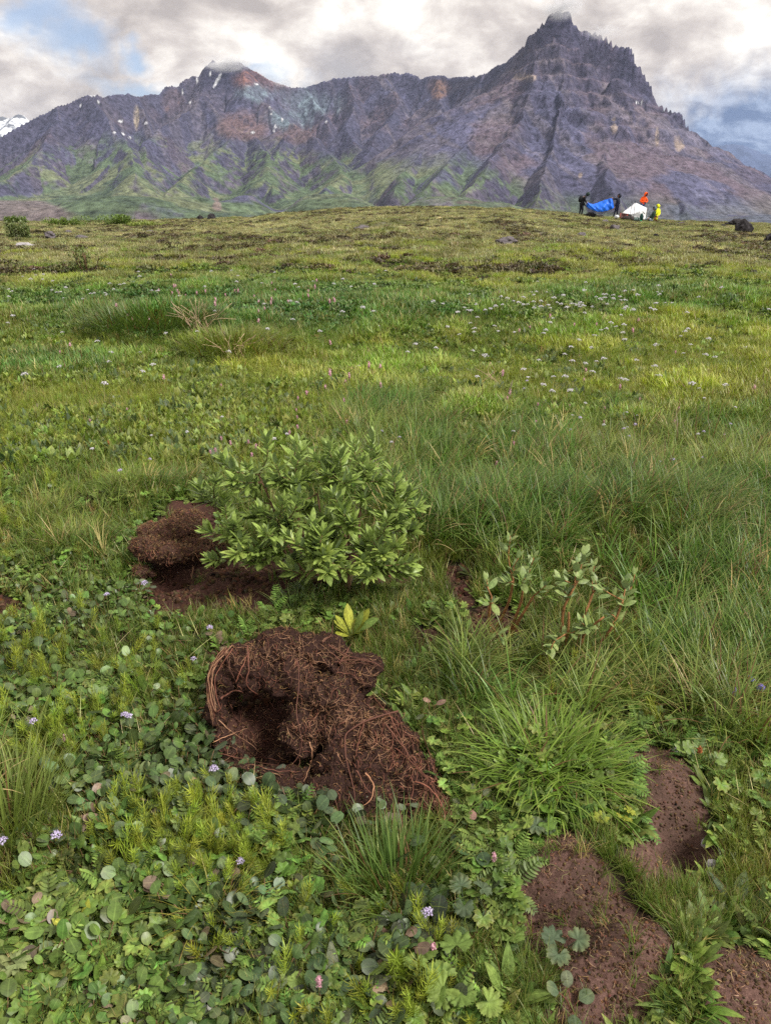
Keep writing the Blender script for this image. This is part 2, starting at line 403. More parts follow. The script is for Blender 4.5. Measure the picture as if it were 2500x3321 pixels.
def build_ground():
    rr = [np.geomspace(.25, .85, 14)[:-1], np.geomspace(.85, 6, 390)[:-1], np.geomspace(6, 70, 215)[:-1], np.geomspace(70, 1800, 70)]
    rr = np.concatenate(rr)
    az = np.concatenate([np.linspace(-180, -60, 20)[:-1], np.linspace(-60, -35, 12)[:-1], np.linspace(-35, 35, 281)[:-1], np.linspace(35, 60, 12)[:-1], np.linspace(60, 180, 20)[:-1]])*math.pi/180
    A, Q = np.meshgrid(az, rr); x = (np.sin(A)*Q).ravel(); y = (np.cos(A)*Q).ravel()
    z = ground_z(x, y)
    n, m = len(rr), len(az); V = np.stack([x, y, z], 1)
    i = np.arange(n-1)[:, None]*m; j = np.arange(m)[None]; j2 = (j+1) % m
    Fq = np.stack([i+j, i+j2, i+m+j2, i+m+j], -1).reshape(-1, 4)
    c = len(V); V = np.concatenate([V, [[0, 0, float(ground_z(np.array([0.]), np.array([0.]))[0])]]])
    jj = np.arange(m); Fc = np.stack([np.full(m, c), (jj+1) % m, jj, np.full(m, -1)], 1)
    me = mesh_np('ground', V, np.concatenate([Fq, Fc]))
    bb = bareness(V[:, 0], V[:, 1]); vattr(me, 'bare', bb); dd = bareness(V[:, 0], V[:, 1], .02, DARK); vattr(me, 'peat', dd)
    V[:, 2] += bb*(.022*(fbm2(x_ := V[:, 0]*24, V[:, 1]*24, 4, 33, .6, True)-.6)*(.35+.65*dd)); me.vertices.foreach_set('co', V.astype(np.float32).ravel()); me.update()
    far = sm(V[:, 1], 16, 34)
    vattr(me, 'far', far)
    m_, b = mat('ground_soil_and_turf')
    P = b.n('ShaderNodeNewGeometry').outputs['Position']
    bare = b.n('ShaderNodeAttribute', attribute_name='bare').outputs['Fac']; farA = b.n('ShaderNodeAttribute', attribute_name='far').outputs['Fac']
    n1 = b.noise(P, 9, 6, .65); n2 = b.noise(P, 85, 5, .7); n3 = b.noise(P, 1.3, 5)
    humus = b.mix(b.maprange(n2, .35, .65), (.010, .008, .006), (.035, .028, .015))
    soil = b.mix(b.maprange(n2, .3, .7), (.090, .050, .041), (.190, .112, .092))
    soil = b.mix(b.maprange(n1, .45, .65), soil, (.10, .062, .049))
    fib = b.noise(b.vmath('MULTIPLY', P, (60, 300, 60)), 1, 4, .6, 1.5)
    soil = b.mix(b.maprange(fib, .62, .72, 0, .35), soil, (.24, .16, .115))
    soil = b.mix(b.n('ShaderNodeAttribute', attribute_name='peat').outputs['Fac'], soil, b.vmath('MULTIPLY', soil, (.50, .42, .40)))  # darker peat soil; shade of the clump's hollow is put into this colour too
    fl = b.mix(b.maprange(n3, .35, .62), (.18, .175, .115), (.12, .13, .07))
    fl = b.mix(b.maprange(n1, .35, .62, .75, 0), fl, (.06, .045, .034))
    col = b.mix(bare, humus, soil); col = b.mix(b.math('MULTIPLY', farA, b.math('SUBTRACT', 1.0, bare)), col, fl)
    bp = b.n('ShaderNodeBump'); bp.inputs['Strength'].default_value = .9; bp.inputs['Distance'].default_value = .008
    b.l(b.math('ADD', n2, b.math('MULTIPLY', fib, .5)), bp.inputs['Height'])
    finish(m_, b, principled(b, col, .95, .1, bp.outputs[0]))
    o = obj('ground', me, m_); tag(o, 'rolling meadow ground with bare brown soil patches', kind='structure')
    return o
build_ground()

# ------------------------------------------------------------------ mountains
def ridge(*pts): return np.array([at_y(*p) for p in pts])
SKY_L = ridge((-500, 700, 3300), (-250, 560, 3350), (-60, 470, 3400), (0, 443, 3430), (98, 387, 3480), (195, 342, 3550), (285, 305, 3620), (330, 309, 3650), (417, 304, 3800), (443, 314, 3860), (480, 306, 3950),
              (518, 301, 4020), (540, 278, 4050), (578, 279, 4080), (600, 254, 4100), (631, 246, 4110), (650, 250, 4110), (660, 222, 4100), (691, 193, 4080), (706, 203, 4080), (773, 201, 4080), (807, 218, 4120), (848, 241, 4160),
              (901, 267, 4220), (938, 283, 4260), (999, 281, 4300), (1036, 268, 4300), (1074, 256, 4280), (1141, 248, 4250), (1239, 240, 4200), (1318, 233, 4150), (1363, 252, 4080), (1423, 244, 4000), (1468, 250, 3900),
              (1547, 248, 3650), (1573, 236, 3500), (1640, 192, 3250), (1700, 140, 3080))
SKY_R = ridge((1700, 140, 3080), (1719, 99, 3040), (1749, 68, 3010), (1776, 38, 3000), (1806, 24, 3000), (1850, 30, 2990), (1872, 64, 2985), (1911, 92, 2970), (1963, 101, 2950), (2008, 126, 2930), (2055, 150, 2900), (2062, 190, 2880),
              (2091, 214, 2870), (2103, 250, 2860), (2117, 276, 2850), (2123, 322, 2840), (2151, 338, 2830), (2207, 353, 2800), (2216, 377, 2790), (2249, 420, 2770), (2286, 458, 2750), (2331, 480, 2720), (2376, 508, 2700),
              (2455, 538, 2660), (2466, 572, 2650), (2500, 630, 2630), (2570, 690, 2600), (2700, 730, 2550))
RIDGES = [  # polyline, slope near the crest, slope far, reach of the steep part, gully amplitude, gully spacing
    (SKY_L, 1.5, .60, 90, 26, 95), (SKY_R, 3.6, .56, 44, 5, 70),
    (ridge((285, 305, 3620), (330, 370, 3350), (395, 440, 3150), (425, 480, 3000), (440, 560, 2700)), 0.85, 0.62, 100, 20, 80),
    (ridge((195, 342, 3550), (170, 420, 3250), (110, 500, 3000), (30, 570, 2800), (-80, 620, 2600)), 0.75, 0.62, 100, 22, 90),
    (ridge((443, 314, 3860), (470, 380, 3650), (490, 430, 3500)), 1.00, 0.70, 60, 14, 60),
    (ridge((655, 300, 3950), (623, 345, 3800), (555, 383, 3650), (500, 412, 3450), (455, 450, 3250), (470, 500, 3000)), 0.95, 0.65, 110, 24, 70),
    (ridge((655, 300, 3950), (720, 370, 3700), (765, 410, 3500), (720, 455, 3250), (665, 500, 3000), (600, 570, 2700), (520, 640, 2300)), 0.75, 0.60, 110, 20, 75),
    (ridge((720, 370, 3700), (820, 430, 3450), (870, 500, 3050), (845, 570, 2700)), 0.80, 0.65, 80, 20, 70),
    (ridge((780, 215, 4060), (790, 290, 3900), (860, 330, 3820), (930, 380, 3700), (942, 405, 3600), (905, 470, 3250), (870, 560, 2850), (880, 610, 2600)), 0.80, 0.62, 100, 22, 75),
    (ridge((942, 380, 3650), (1030, 450, 3350), (1080, 500, 3100), (1110, 570, 2700), (1020, 650, 2200)), 0.72, 0.62, 90, 18, 80),
    (ridge((1000, 283, 4300), (1040, 350, 4050), (1060, 410, 3850)), 0.90, 0.70, 80, 22, 55),
    (ridge((1141, 248, 4250), (1150, 330, 4000), (1120, 400, 3800), (1150, 450, 3600)), 0.90, 0.70, 80, 24, 55),
    (ridge((1239, 240, 4200), (1290, 330, 3900), (1250, 400, 3650), (1210, 450, 3400), (1180, 510, 3100)), 0.85, 0.68, 80, 24, 60),
    (ridge((1423, 244, 4000), (1420, 330, 3650), (1350, 420, 3300), (1280, 480, 3000), (1230, 540, 2750)), 0.85, 0.66, 90, 20, 70),
    (ridge((1573, 236, 3500), (1540, 330, 3200), (1450, 420, 2900), (1370, 490, 2650), (1300, 560, 2400), (1270, 620, 2150)), 0.85, 0.62, 90, 18, 70),
    (ridge((1650, 200, 3200), (1640, 300, 2950), (1570, 400, 2700), (1480, 500, 2400), (1400, 580, 2150), (1330, 650, 1900)), 0.82, 0.60, 90, 16, 70),
    (ridge((1745, 150, 2950), (1750, 250, 2750), (1700, 370, 2550), (1620, 480, 2300), (1540, 580, 2050), (1480, 650, 1850)), 0.95, 0.62, 110, 16, 65),
    (ridge((1812, 90, 2930), (1850, 210, 2780), (1830, 330, 2600), (1800, 450, 2350), (1760, 560, 2100), (1740, 650, 1850)), 1.0, 0.50, 80, 18, 90),
    (ridge((1905, 160, 2890), (1930, 260, 2780), (1960, 360, 2620), (1970, 480, 2350), (1990, 580, 2080), (2010, 670, 1850)), 1.0, 0.50, 80, 20, 90),
    (ridge((2020, 230, 2810), (2060, 320, 2720), (2085, 400, 2600), (2130, 500, 2400), (2190, 600, 2180), (2230, 690, 1980)), 1.0, 0.50, 80, 20, 90),
    (ridge((2195, 390, 2770), (2250, 470, 2650), (2310, 570, 2450), (2370, 650, 2250), (2420, 715, 2100)), 1.20, 0.62, 50, 18, 60),
    (ridge((2331, 510, 2690), (2390, 590, 2560), (2440, 660, 2400), (2480, 730, 2300)), 1.20, 0.70, 50, 16, 60),
]
def build_mountains():
    cols = np.concatenate([np.linspace(-.80, -.52, 24)[:-1], np.linspace(-.52, .52, 860)[:-1], np.linspace(.52, .80, 24)])
    rows = np.concatenate([np.linspace(1150, 2000, 85)[:-1], np.linspace(2000, 4400, 330)[:-1], np.linspace(4400, 5600, 20)])
    T, Yg = np.meshgrid(cols, rows); X = (T*Yg).ravel(); Y = Yg.ravel()
    wx = 130*(fbm2(X/330, Y/330, 5, 3, .55)-.5); wy = 130*(fbm2(X/330+9, Y/330, 5, 4, .55)-.5)
    xq, yq = X+wx*.6, Y+wy*.6
    H = np.full(X.shape, -300., np.float32); chute = np.zeros(X.shape); fine = np.zeros(X.shape)
    for k, (P, s1, s2, reach, ga, gs) in enumerate(RIDGES):
        bd = np.full(X.shape, 1e9); be = np.zeros(X.shape); bs = np.zeros(X.shape); s0 = 0; best = np.full(X.shape, -1e9)
        for a, c in zip(P[:-1], P[1:]):
            dx, dy = c[0]-a[0], c[1]-a[1]; L2 = dx*dx+dy*dy+1e-9; L = math.sqrt(L2)
            # the skyline ridges keep their own outline: no warp on them
            qx, qy = (X, Y) if k < 2 else (xq, yq); bd_ = None
            t = np.clip(((qx-a[0])*dx+(qy-a[1])*dy)/L2, 0, 1); d = np.hypot(qx-a[0]-t*dx, qy-a[1]-t*dy)
            e_ = a[2]+t*(c[2]-a[2]); sc_ = e_-s2*d-(s1-s2)*reach*(1-np.exp(-d/reach)); m = sc_ > best
            best = np.where(m, sc_, best)
            bd = np.where(m, d, bd); be = np.where(m, a[2]+t*(c[2]-a[2]), be); bs = np.where(m, s0+t*L, bs); s0 += L
        side = k*37.7
        g1 = fbm2(bs/gs+side, bd/900+k, 2, 40+k, ridged=True); g2 = fbm2(bs/(gs*.3)+side, bd/260, 2, 60+k, ridged=True)
        carve = ga*2.9*sm(bd, 8, 170)*(1-g1)**1.2*1.3 + ga*.5*sm(bd, 4, 60)*(1-g2)
        drop = (s1-s2)*reach*(1-np.exp(-bd/reach)) + s2*bd
        h = be - drop - carve + (0 if k < 2 else -2)
        mm = h > H; chute = np.where(mm, (1-g1)*sm(bd, 15, 120), chute); fine = np.where(mm, (1-g2)*sm(bd, 8, 60), fine); H = np.where(mm, h, H)
    rg = fbm2(xq/210, yq/300, 5, 70, .55, True); fall = sm(H, 40, 260)
    inner = np.clip((np.interp(X/Y, [q[0]/q[1] for q in np.concatenate([SKY_L, SKY_R[1:]])], [q[1] for q in np.concatenate([SKY_L, SKY_R[1:]])])-Y)/260, 0, 1)
    bu = sm(X/Y, .08, .20)
    H = H - fall*inner*(30+34*bu)*(1-rg)*1.5 + fall*inner*(9+10*bu)
    H = H - fall*inner*(7+12*bu)*(1-fbm2(xq/46, yq/60, 4, 72, .6, True))
    # jagged crest rock and cliffs laid in beds
    el = H
    jag = sm(el, 240, 480)
    H = H + jag*(15-8*bu)*(fbm2(X/42, Y/42, 3, 80, .5, True)-.62) + (7+9*bu)*(fbm2(X/55, Y/55, 4, 81, .6)-.5)
    butte = sm(X/Y, .10, .20)*sm(H, 60, 200)
    def terr(h, step, k):
        q = h/step; f = np.floor(q); t = q-f
        return (f + np.clip((t-k)/(1-k), 0, 1)**.8*.80 + t*.20)*step
    wv = 26*(fbm2(X/260, Y/260, 3, 90)-.5)
    up = sm(H, 330, 470)
    Hb = terr(H+wv, 56, .45)-wv; Hc = terr(H+wv*.6, 21, .4)-wv*.6
    H = H + butte*((Hb-H)*(.55+.45*up) + (Hc-H)*.45)
    # columns and chimneys in the upper walls
    ang = X/16.; H = H - butte*up*16*np.clip(fbm2(ang+.15*(H/40), Y/70, 3, 93, .6, True)-.45, 0, 1)
    # the lower country: rolling benches between valley floor and rock
    base = -48 + (Y-1200)*.050*(1-.5*sm(X/Y, 0, .3)) + 46*(fbm2(X/520, Y/380, 4, 100)-.5) + 16*(fbm2(X/120, Y/75, 4, 101)-.5)*1.4
    base = base + 62*gauss(X, Y, -520, 1520, 200, 170) + 40*gauss(X, Y, -320, 1750, 260, 200) + 26*gauss(X, Y, 60, 1700, 300, 160)
    tq = base/9.; base = (np.floor(tq)+sm(tq-np.floor(tq), .35, .95))*9*.55 + base*.45
    # ravines that leave the cirques
    for Pr in [((430, 590, 2900), (560, 640, 2200), (640, 700, 1700)), ((650, 500, 3100), (700, 600, 2400), (690, 700, 1700)), ((850, 560, 2800), (880, 650, 2100), (930, 705, 1600)), ((1180, 520, 2900), (1190, 600, 2300), (1240, 650, 2000), (1290, 700, 1600))]:
        Q = ridge(*Pr)
        for a, c in zip(Q[:-1], Q[1:]):
            dx, dy = c[0]-a[0], c[1]-a[1]; t = np.clip(((xq-a[0])*dx+(yq-a[1])*dy)/(dx*dx+dy*dy), 0, 1)
            d = np.hypot(xq-a[0]-t*dx, yq-a[1]-t*dy); base = base - 26*np.exp(-(d/42)**2); H = H - 14*np.exp(-(d/30)**2)
    k = 22.
    hh = np.clip(.5+.5*(H-base)/k, 0, 1); Z = base*(1-hh) + H*hh + k*hh*(1-hh)
    scarp = sm(Y, 1290, 1330)*(1-sm(Y, 1700, 1900))*sm(X/Y, .02, .1)*(1-sm(X/Y, .24, .32))
    Z = Z + scarp*14
    front = sm(Y, 1150, 1260); Z = Z*front + (-130)*(1-front)
    Z = Z - 500*sm(Y, 4600, 5600)
    n, m = len(rows), len(cols)
    Zg = Z.reshape(n, m); gy, gx = np.gradient(Zg); dx = np.gradient(X.reshape(n, m), axis=1); dy = np.gradient(Y.reshape(n, m), axis=0)
    slope = np.hypot(gy/dy, gx/dx).ravel()
    px, py = proj(X, Y, Z)
    # what each place is made of
    nA = fbm2(X/170, Y/170, 4, 120); nB = fbm2(X/60+5, Y/60, 4, 121); nC = fbm2(X/420, Y/300, 3, 122)
    def cc(*a): return np.array(a, np.float32)
    rock = cc(.122, .122, .205)[None]*(.70+.6*nB[:, None])
    def lay(c, f): 
        nonlocal rock; f = np.clip(f, 0, 1)[:, None]; rock = rock*(1-f) + c[None]*f*(.8+.4*nB[:, None])
    lay(cc(.17, .125, .145), sm(nA, .44, .64)*.75)                                  # brown-red scree
    lay(cc(.085, .082, .14), sm(nC, .48, .66)*.7)
    lay(cc(.215, .185, .21), sm(chute+.25*(nB-.5), .36, .66)*.6*(1-.4*sm(H, 430, 600))); lay(cc(.175, .15, .17), sm(fine, .45, .7)*.5); lay(cc(.058, .058, .095), sm(1-chute+.5*(nB-.5), .86, 1.02)*sm(slope, .42, .75)*.6)
    streak = fbm2((X+.4*Y)/34, Y/600, 3, 130)
    lay(cc(.20, .175, .20), sm(streak, .58, .70)*sm(slope, .2, .5)*.5)
    def blob(ax, ay, rx, ry): return np.exp(-(((px-ax)/rx)**2+((py-ay)/ry)**2))
    lay(cc(.27, .14, .12), sm(blob(840, 262, 105, 52)+.30*(nA-.5), .35, .6)*(Y > 3700))   # red cap
    lay(cc(.28, .17, .12), sm(blob(560, 330, 60, 60)+.5*(nA-.5), .5, .8)*.5)
    lay(cc(.27, .155, .10), sm(blob(1420, 285, 60, 50)+.4*(nA-.5), .5, .8)*.7)
    lay(cc(.20, .13, .13), sm(blob(790, 420, 110, 60)+.4*(nA-.5), .45, .8)*.75)
    lay(cc(.20, .13, .13), sm(blob(960, 430, 90, 50)+.4*(nA-.5), .45, .8)*.55)
    bs = np.maximum(blob(835, 300, 100, 42), np.maximum(blob(1010, 330, 130, 60)*.9, blob(940, 380, 120, 50)*.8))
    lay(cc(.21, .27, .32), sm(bs+.5*(nA-.5)+.5*(fbm2(X/18, Y/700, 3, 133)-.5), .36, .85)*(Y > 3500))  # blue-grey scree
    lay(cc(.45, .38, .30), sm(blob(443, 380, 14, 60)+.2*(nB-.5), .5, .8))           # pale chute
    for (ax, ay, rx, ry) in [(1990, 410, 20, 45), (2200, 470, 26, 44), (2130, 440, 10, 40), (1700, 250, 50, 20), (1880, 570, 16, 20)]:
        lay(cc(.44, .35, .29), sm(blob(ax, ay, rx, ry)+.8*(nB-.5), .55, .8)*.8)
    # beds of the butte
    bed = vn2(np.zeros_like(Z)+.5, (Z+wv)/9., 140)*.5 + vn2(np.zeros_like(Z)+1.5, (Z+wv)/24., 141)*.5
    rock = rock*(1+(butte*.55)[:, None]*(bed[:, None]-.5))
    lay(cc(.075, .070, .115), butte*sm(slope, .95, 1.7)*.8)
    lay(cc(.085, .08, .125), (1-butte)*sm(slope, .85, 1.4)*.65)
    # turf climbs the gentler, lower slopes
    lim = np.interp(px, [-200, 0, 300, 700, 1000, 1200, 1500, 1700, 2000, 2500], [530, 505, 450, 440, 480, 510, 500, 600, 640, 640])
    g = sm(py+70*(nA-.5)+60*(nB-.5)-lim, -25, 60)*(1-sm(slope, .78, 1.15))*sm(nC*.5+nB*.5, .26, .40)
    g = g*np.interp(px, [0, 1200, 1450, 1900, 2150, 2300], [1, 1, .95, .85, .35, .3])
    green = cc(.115, .165, .090)[None]*(.7+.65*fbm2(X/90, Y/60, 4, 150)[:, None]); yel = cc(.19, .22, .12)[None]
    yf = sm(fbm2(X/200, Y/110, 4, 151), .5, .68)[:, None]; green = green*(1-yf)+yel*yf
    g = np.clip(g, 0, 1)[:, None]*.92; rock = rock*(1-g)+green*g
    dk = (sm(fbm2(X/130, Y/42, 4, 152, .55, True), .70, .84)*sm(py, 540, 600)*(px < 1300))[:, None]*.6; rock = rock*(1-dk) + cc(.060, .085, .075)[None]*dk
    lay(cc(.20, .155, .17), sm(blob(40, 690, 190, 45)+.4*(nA-.5), .3, .5)*.8)
    lay(cc(.28, .20, .20), sm(blob(705, 665, 22, 30)+.8*(nB-.5), .5, .8)*.7)
    lay(cc(.15, .105, .11), scarp*sm(slope, .3, .6)*.9)
    # snow patches
    for (ax, ay, rx, ry) in [(706, 262, 4, 26), (683, 240, 3, 10), (640, 262, 3, 9), (475, 400, 5, 4), (318, 332, 6, 3), (300, 308, 14, 3), (355, 303, 7, 3), (392, 394, 8, 4), (372, 430, 5, 4), (400, 434, 4, 3), (421, 445, 4, 3),
                             (832, 273, 7, 3), (915, 388, 4, 6), (893, 412, 4, 6), (821, 429, 6, 4), (876, 348, 4, 3), (1058, 395, 4, 3), (1000, 390, 3, 3), (593, 300, 3, 9), (880, 368, 4, 3), (617, 332, 4, 3), (2070, 333, 16, 3), (262, 342, 4, 4), (890, 425, 4, 3)]:
        bx = px-ax + (py-ay)*(.55 if (ax, ay) == (706, 262) else 0)
        f = np.exp(-((bx/rx)**2+((py-ay)/ry)**2)); lay(cc(.80, .82, .86), sm(f+.25*(nB-.5), .35, .5)*(Y > 2600))
    print('slope', np.percentile(slope, [50, 90, 99]))
    V = np.stack([X, Y, Z], 1)
    i = np.arange(n-1)[:, None]*m; j = np.arange(m-1)[None]
    me = mesh_np('mountains', V, np.stack([i+j, i+j+1, i+m+j+1, i+m+j], -1).reshape(-1, 4))
    vattr(me, 'rock', rock)
    m_, b = mat('mountain_rock_and_turf')
    P = b.n('ShaderNodeNewGeometry').outputs['Position']
    c = b.n('ShaderNodeAttribute', attribute_name='rock').outputs['Color']
    n1 = b.noise(b.vmath('MULTIPLY', P, (.06, .06, .045)), 1, 8, .65); n2 = b.noise(b.vmath('MULTIPLY', P, (.03, .03, .10)), 1, 5, .6, .4)
    n3 = b.noise(b.vmath('MULTIPLY', P, (.35, .35, .5)), 1, 4, .6)
    k = b.math('ADD', b.math('ADD', b.maprange(n1, .32, .68, .30, 1.25, False), b.maprange(n2, .35, .65, -.1, .25, False)), b.maprange(n3, .3, .7, -.10, .12, False))
    col = b.vmath('SCALE', c, scale=k)
    bp = b.n('ShaderNodeBump'); bp.inputs['Strength'].default_value = 1; bp.inputs['Distance'].default_value = 12
    b.l(b.math('ADD', n1, b.math('MULTIPLY', n3, .25)), bp.inputs['Height'])
    finish(m_, b, principled(b, col, .92, .12, bp.outputs[0]))
    tag(obj('mountains', me, m_), 'purple brown mountain range and stepped rock peak with green foothills', kind='structure')
build_mountains()

def far_range(name, label, pts, Y, color, snow, seed):
    P = ridge(*[(a, b_, Y) for a, b_ in pts]); x0, x1 = P[0][0], P[-1][0]
    xs = np.linspace(x0, x1, 160); ys = np.linspace(Y-1800, Y+900, 60); X, Yg = np.meshgrid(xs, ys); X = X.ravel(); Yf = Yg.ravel()
    e = np.interp(X, P[:, 0], P[:, 2]); d = np.abs(Yf-Y+120*(fbm2(X/500, Yf*0, 2, seed)-.5))
    Z = e - .42*d - 90*sm(d, 20, 500)*(1-fbm2(X/240+d/2500, d/1500, 3, seed+2, .5, True)) + 30*(fbm2(X/90, Yf/90, 4, seed+3, .6, True)-.6)
    m, n = len(xs), len(ys); i = np.arange(n-1)[:, None]*m; j = np.arange(m-1)[None]
    me = mesh_np(name, np.stack([X, Yf, Z], 1), np.stack([i+j, i+j+1, i+m+j+1, i+m+j], -1).reshape(-1, 4))
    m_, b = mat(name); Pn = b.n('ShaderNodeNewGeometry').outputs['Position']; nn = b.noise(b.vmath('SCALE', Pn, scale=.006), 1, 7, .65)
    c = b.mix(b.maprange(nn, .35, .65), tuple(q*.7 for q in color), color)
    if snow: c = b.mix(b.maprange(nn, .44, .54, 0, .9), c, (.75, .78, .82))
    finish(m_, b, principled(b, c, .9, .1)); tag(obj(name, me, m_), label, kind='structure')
far_range('distant_mountains', 'hazy blue mountains far behind the stepped peak', [(2150, 560), (2250, 500), (2324, 473), (2391, 465), (2451, 484), (2500, 503), (2600, 540), (2750, 520), (2900, 600), (3050, 690)], 8800, (.085, .115, .21), False, 300)  # blue of the distant haze is put into the rock colour
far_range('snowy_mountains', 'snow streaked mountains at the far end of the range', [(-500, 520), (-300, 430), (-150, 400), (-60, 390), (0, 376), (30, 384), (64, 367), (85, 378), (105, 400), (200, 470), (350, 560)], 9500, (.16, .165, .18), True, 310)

# ------------------------------------------------------------------ air and cloud caps
def volume_mat(name, col, dens, noise=None):
    m, b = mat(name); v = b.n('ShaderNodeVolumePrincipled'); v.inputs['Color'].default_value = (*col, 1); v.inputs['Density'].default_value = dens
    v.inputs['Anisotropy'].default_value = .1
    if noise:
        t = b.n('ShaderNodeTexCoord').outputs['Object']
        nn = b.noise(t, noise, 5, .6, .3); r = b.vmath('LENGTH', t)
        f = b.math('MULTIPLY', b.maprange(r, .15, .95, 1, 0), b.maprange(nn, .40, .62))
        b.l(b.math('MULTIPLY', f, dens), v.inputs['Density'])
    o = b.n('ShaderNodeOutputMaterial'); b.l(v.outputs[0], o.inputs[1]); return m
def outward(me):
    import bmesh
    bm = bmesh.new(); bm.from_mesh(me); bmesh.ops.recalc_face_normals(bm, faces=bm.faces); bm.to_mesh(me); bm.free(); return me
def box(name, a, c, m):
    V = [(x, y, z) for x in (a[0], c[0]) for y in (a[1], c[1]) for z in (a[2], c[2])]
    Fq = [(0, 1, 3, 2), (4, 6, 7, 5), (0, 4, 5, 1), (2, 3, 7, 6), (0, 2, 6, 4), (1, 5, 7, 3)]
    return obj(name, outward(mesh_np(name, V, Fq, False)), m)
HAZE = 0.000026
tag(box('haze', (-9000, -2000, -1400), (9000, 10800, 830), volume_mat('haze', (.55, .70, 1.0), HAZE)), 'pale blue air that fades the far mountains', kind='stuff')
bpy.data.materials['haze'].cycles.homogeneous_volume = True
def puff(px, py, Y, sx, sy, sz, d, label):
    th = np.linspace(0, math.pi, 17); ph = np.linspace(0, 2*math.pi, 25)[:-1]
    import bmesh; bm = bmesh.new(); bmesh.ops.create_icosphere(bm, subdivisions=3, radius=1); V = [v.co[:] for v in bm.verts]; Fq = [[v.index for v in f.verts] for f in bm.faces]; bm.free()
    o = obj('cloud_wisp', outward(mesh_np('cloud_wisp', V, Fq)), volume_mat('cloud_wisp', (.97, .98, 1), d, 2.2), loc=at_y(px, py, Y)); o.scale = (sx, sy, sz)
    tag(o, label, kind='stuff')
puff(1822, 22, 2960, 92, 80, 50, .06, 'thin cloud caught on the summit of the stepped peak')
puff(735, 207, 4010, 155, 100, 44, .045, 'white cloud lying on the red topped peak')
puff(1955, 103, 2900, 80, 60, 30, .03, 'faint cloud along the shoulder of the stepped peak')
puff(920, 268, 4180, 120, 80, 25, .012, 'faint cloud on the saddle beside the red topped peak')
# ------------------------------------------------------------------ scattering of uncountable ground cover
def scatter(name, protos, x, y, rotz, scale, tint, label, dz=0., tilt=.12, idx=None, z=None, rxy=None):
    n = len(x); z = ground_z(x, y) if z is None else z
    me = bpy.data.meshes.new(name); me.vertices.add(n)
    me.vertices.foreach_set('co', np.stack([x, y, z+dz], 1).astype(np.float32).ravel())
    rx = R.normal(0, tilt, n) if rxy is None else rxy[0]; ry = R.normal(0, tilt, n) if rxy is None else rxy[1]
    for nm, ty, k, v in (('rot', 'FLOAT_VECTOR', 'vector', np.stack([rx, ry, rotz], 1)), ('scl', 'FLOAT', 'value', scale), ('tint', 'FLOAT_COLOR', 'color', np.concatenate([tint, np.ones((n, 1))], 1))):
        a = me.attributes.new(nm, ty, 'POINT'); a.data.foreach_set(k, np.asarray(v, np.float32).ravel())
    a = me.attributes.new('idx', 'INT', 'POINT'); a.data.foreach_set('value', (R.integers(0, len(protos), n) if idx is None else idx).astype(np.int32))
    col = bpy.data.collections.new(name+'_kinds')
    for i, (pm, mt) in enumerate(protos):
        o = bpy.data.objects.new('%s_kind_%02d' % (name, i), pm); col.objects.link(o)
        if not len(pm.materials): pm.materials.append(mt)
    g = bpy.data.node_groups.new(name, 'GeometryNodeTree')
    g.interface.new_socket('Geometry', in_out='INPUT', socket_type='NodeSocketGeometry'); g.interface.new_socket('Geometry', in_out='OUTPUT', socket_type='NodeSocketGeometry')
    N = lambda t: g.nodes.new(t); L = g.links.new
    gi, go, ip, ci = N('NodeGroupInput'), N('NodeGroupOutput'), N('GeometryNodeInstanceOnPoints'), N('GeometryNodeCollectionInfo')
    ci.inputs['Collection'].default_value = col; ci.inputs['Separate Children'].default_value = True; ci.inputs['Reset Children'].default_value = True
    ip.inputs['Pick Instance'].default_value = True
    def at(nm, ty):
        q = N('GeometryNodeInputNamedAttribute'); q.data_type = ty; q.inputs['Name'].default_value = nm; return q.outputs[0]
    L(gi.outputs[0], ip.inputs['Points']); L(ci.outputs[0], ip.inputs['Instance']); L(at('idx', 'INT'), ip.inputs['Instance Index'])
    e2r = N('FunctionNodeEulerToRotation'); L(at('rot', 'FLOAT_VECTOR'), e2r.inputs[0]); L(e2r.outputs[0], ip.inputs['Rotation'])
    L(at('scl', 'FLOAT'), ip.inputs['Scale']); L(ip.outputs[0], go.inputs[0])
    o = obj(name, me); md = o.modifiers.new('scatter', 'NODES'); md.node_group = g
    tag(o, label, kind='stuff'); return o

# --- plant shapes; local frame: z up
def blade(mb, base, az, L, w, lean, curl, rnd, seg=4, kind=0., fold=0.):
    t = np.linspace(0, 1, seg+1); a = lean + curl*t**1.3
    ds = L/seg; dx = np.concatenate([[0], np.cumsum(np.sin(a[:-1])*ds)]); dz = np.concatenate([[0], np.cumsum(np.cos(a[:-1])*ds)])
    P = np.stack([base[0]+dx*math.cos(az), base[1]+dx*math.sin(az), dz], 1)
    side = np.array([-math.sin(az), math.cos(az), 0])
    mb.add(*strip(P, w*np.clip(1.05-t**2.2, .04, 1), side, rnd=rnd, kind=kind, fold=fold))
def tuft(name, n, Lr, w, spread, lean=(.05, .5), curl=(.2, 1.2), seg=4, r=.012, bias=0., dead=.06):
    mb = MB()
    for _ in range(n):
        az = U(0, 2*math.pi) if R.random() > bias else R.normal(0, .5)
        q = r*math.sqrt(U(0, 1)); b = U(0, 6.28)
        blade(mb, (q*math.cos(b), q*math.sin(b)), az, U(*Lr), w*U(.7, 1.2), U(*lean)*spread, U(*curl), U(0, 1), seg, 1. if R.random() < dead else 0.)
    return mb.mesh(name)
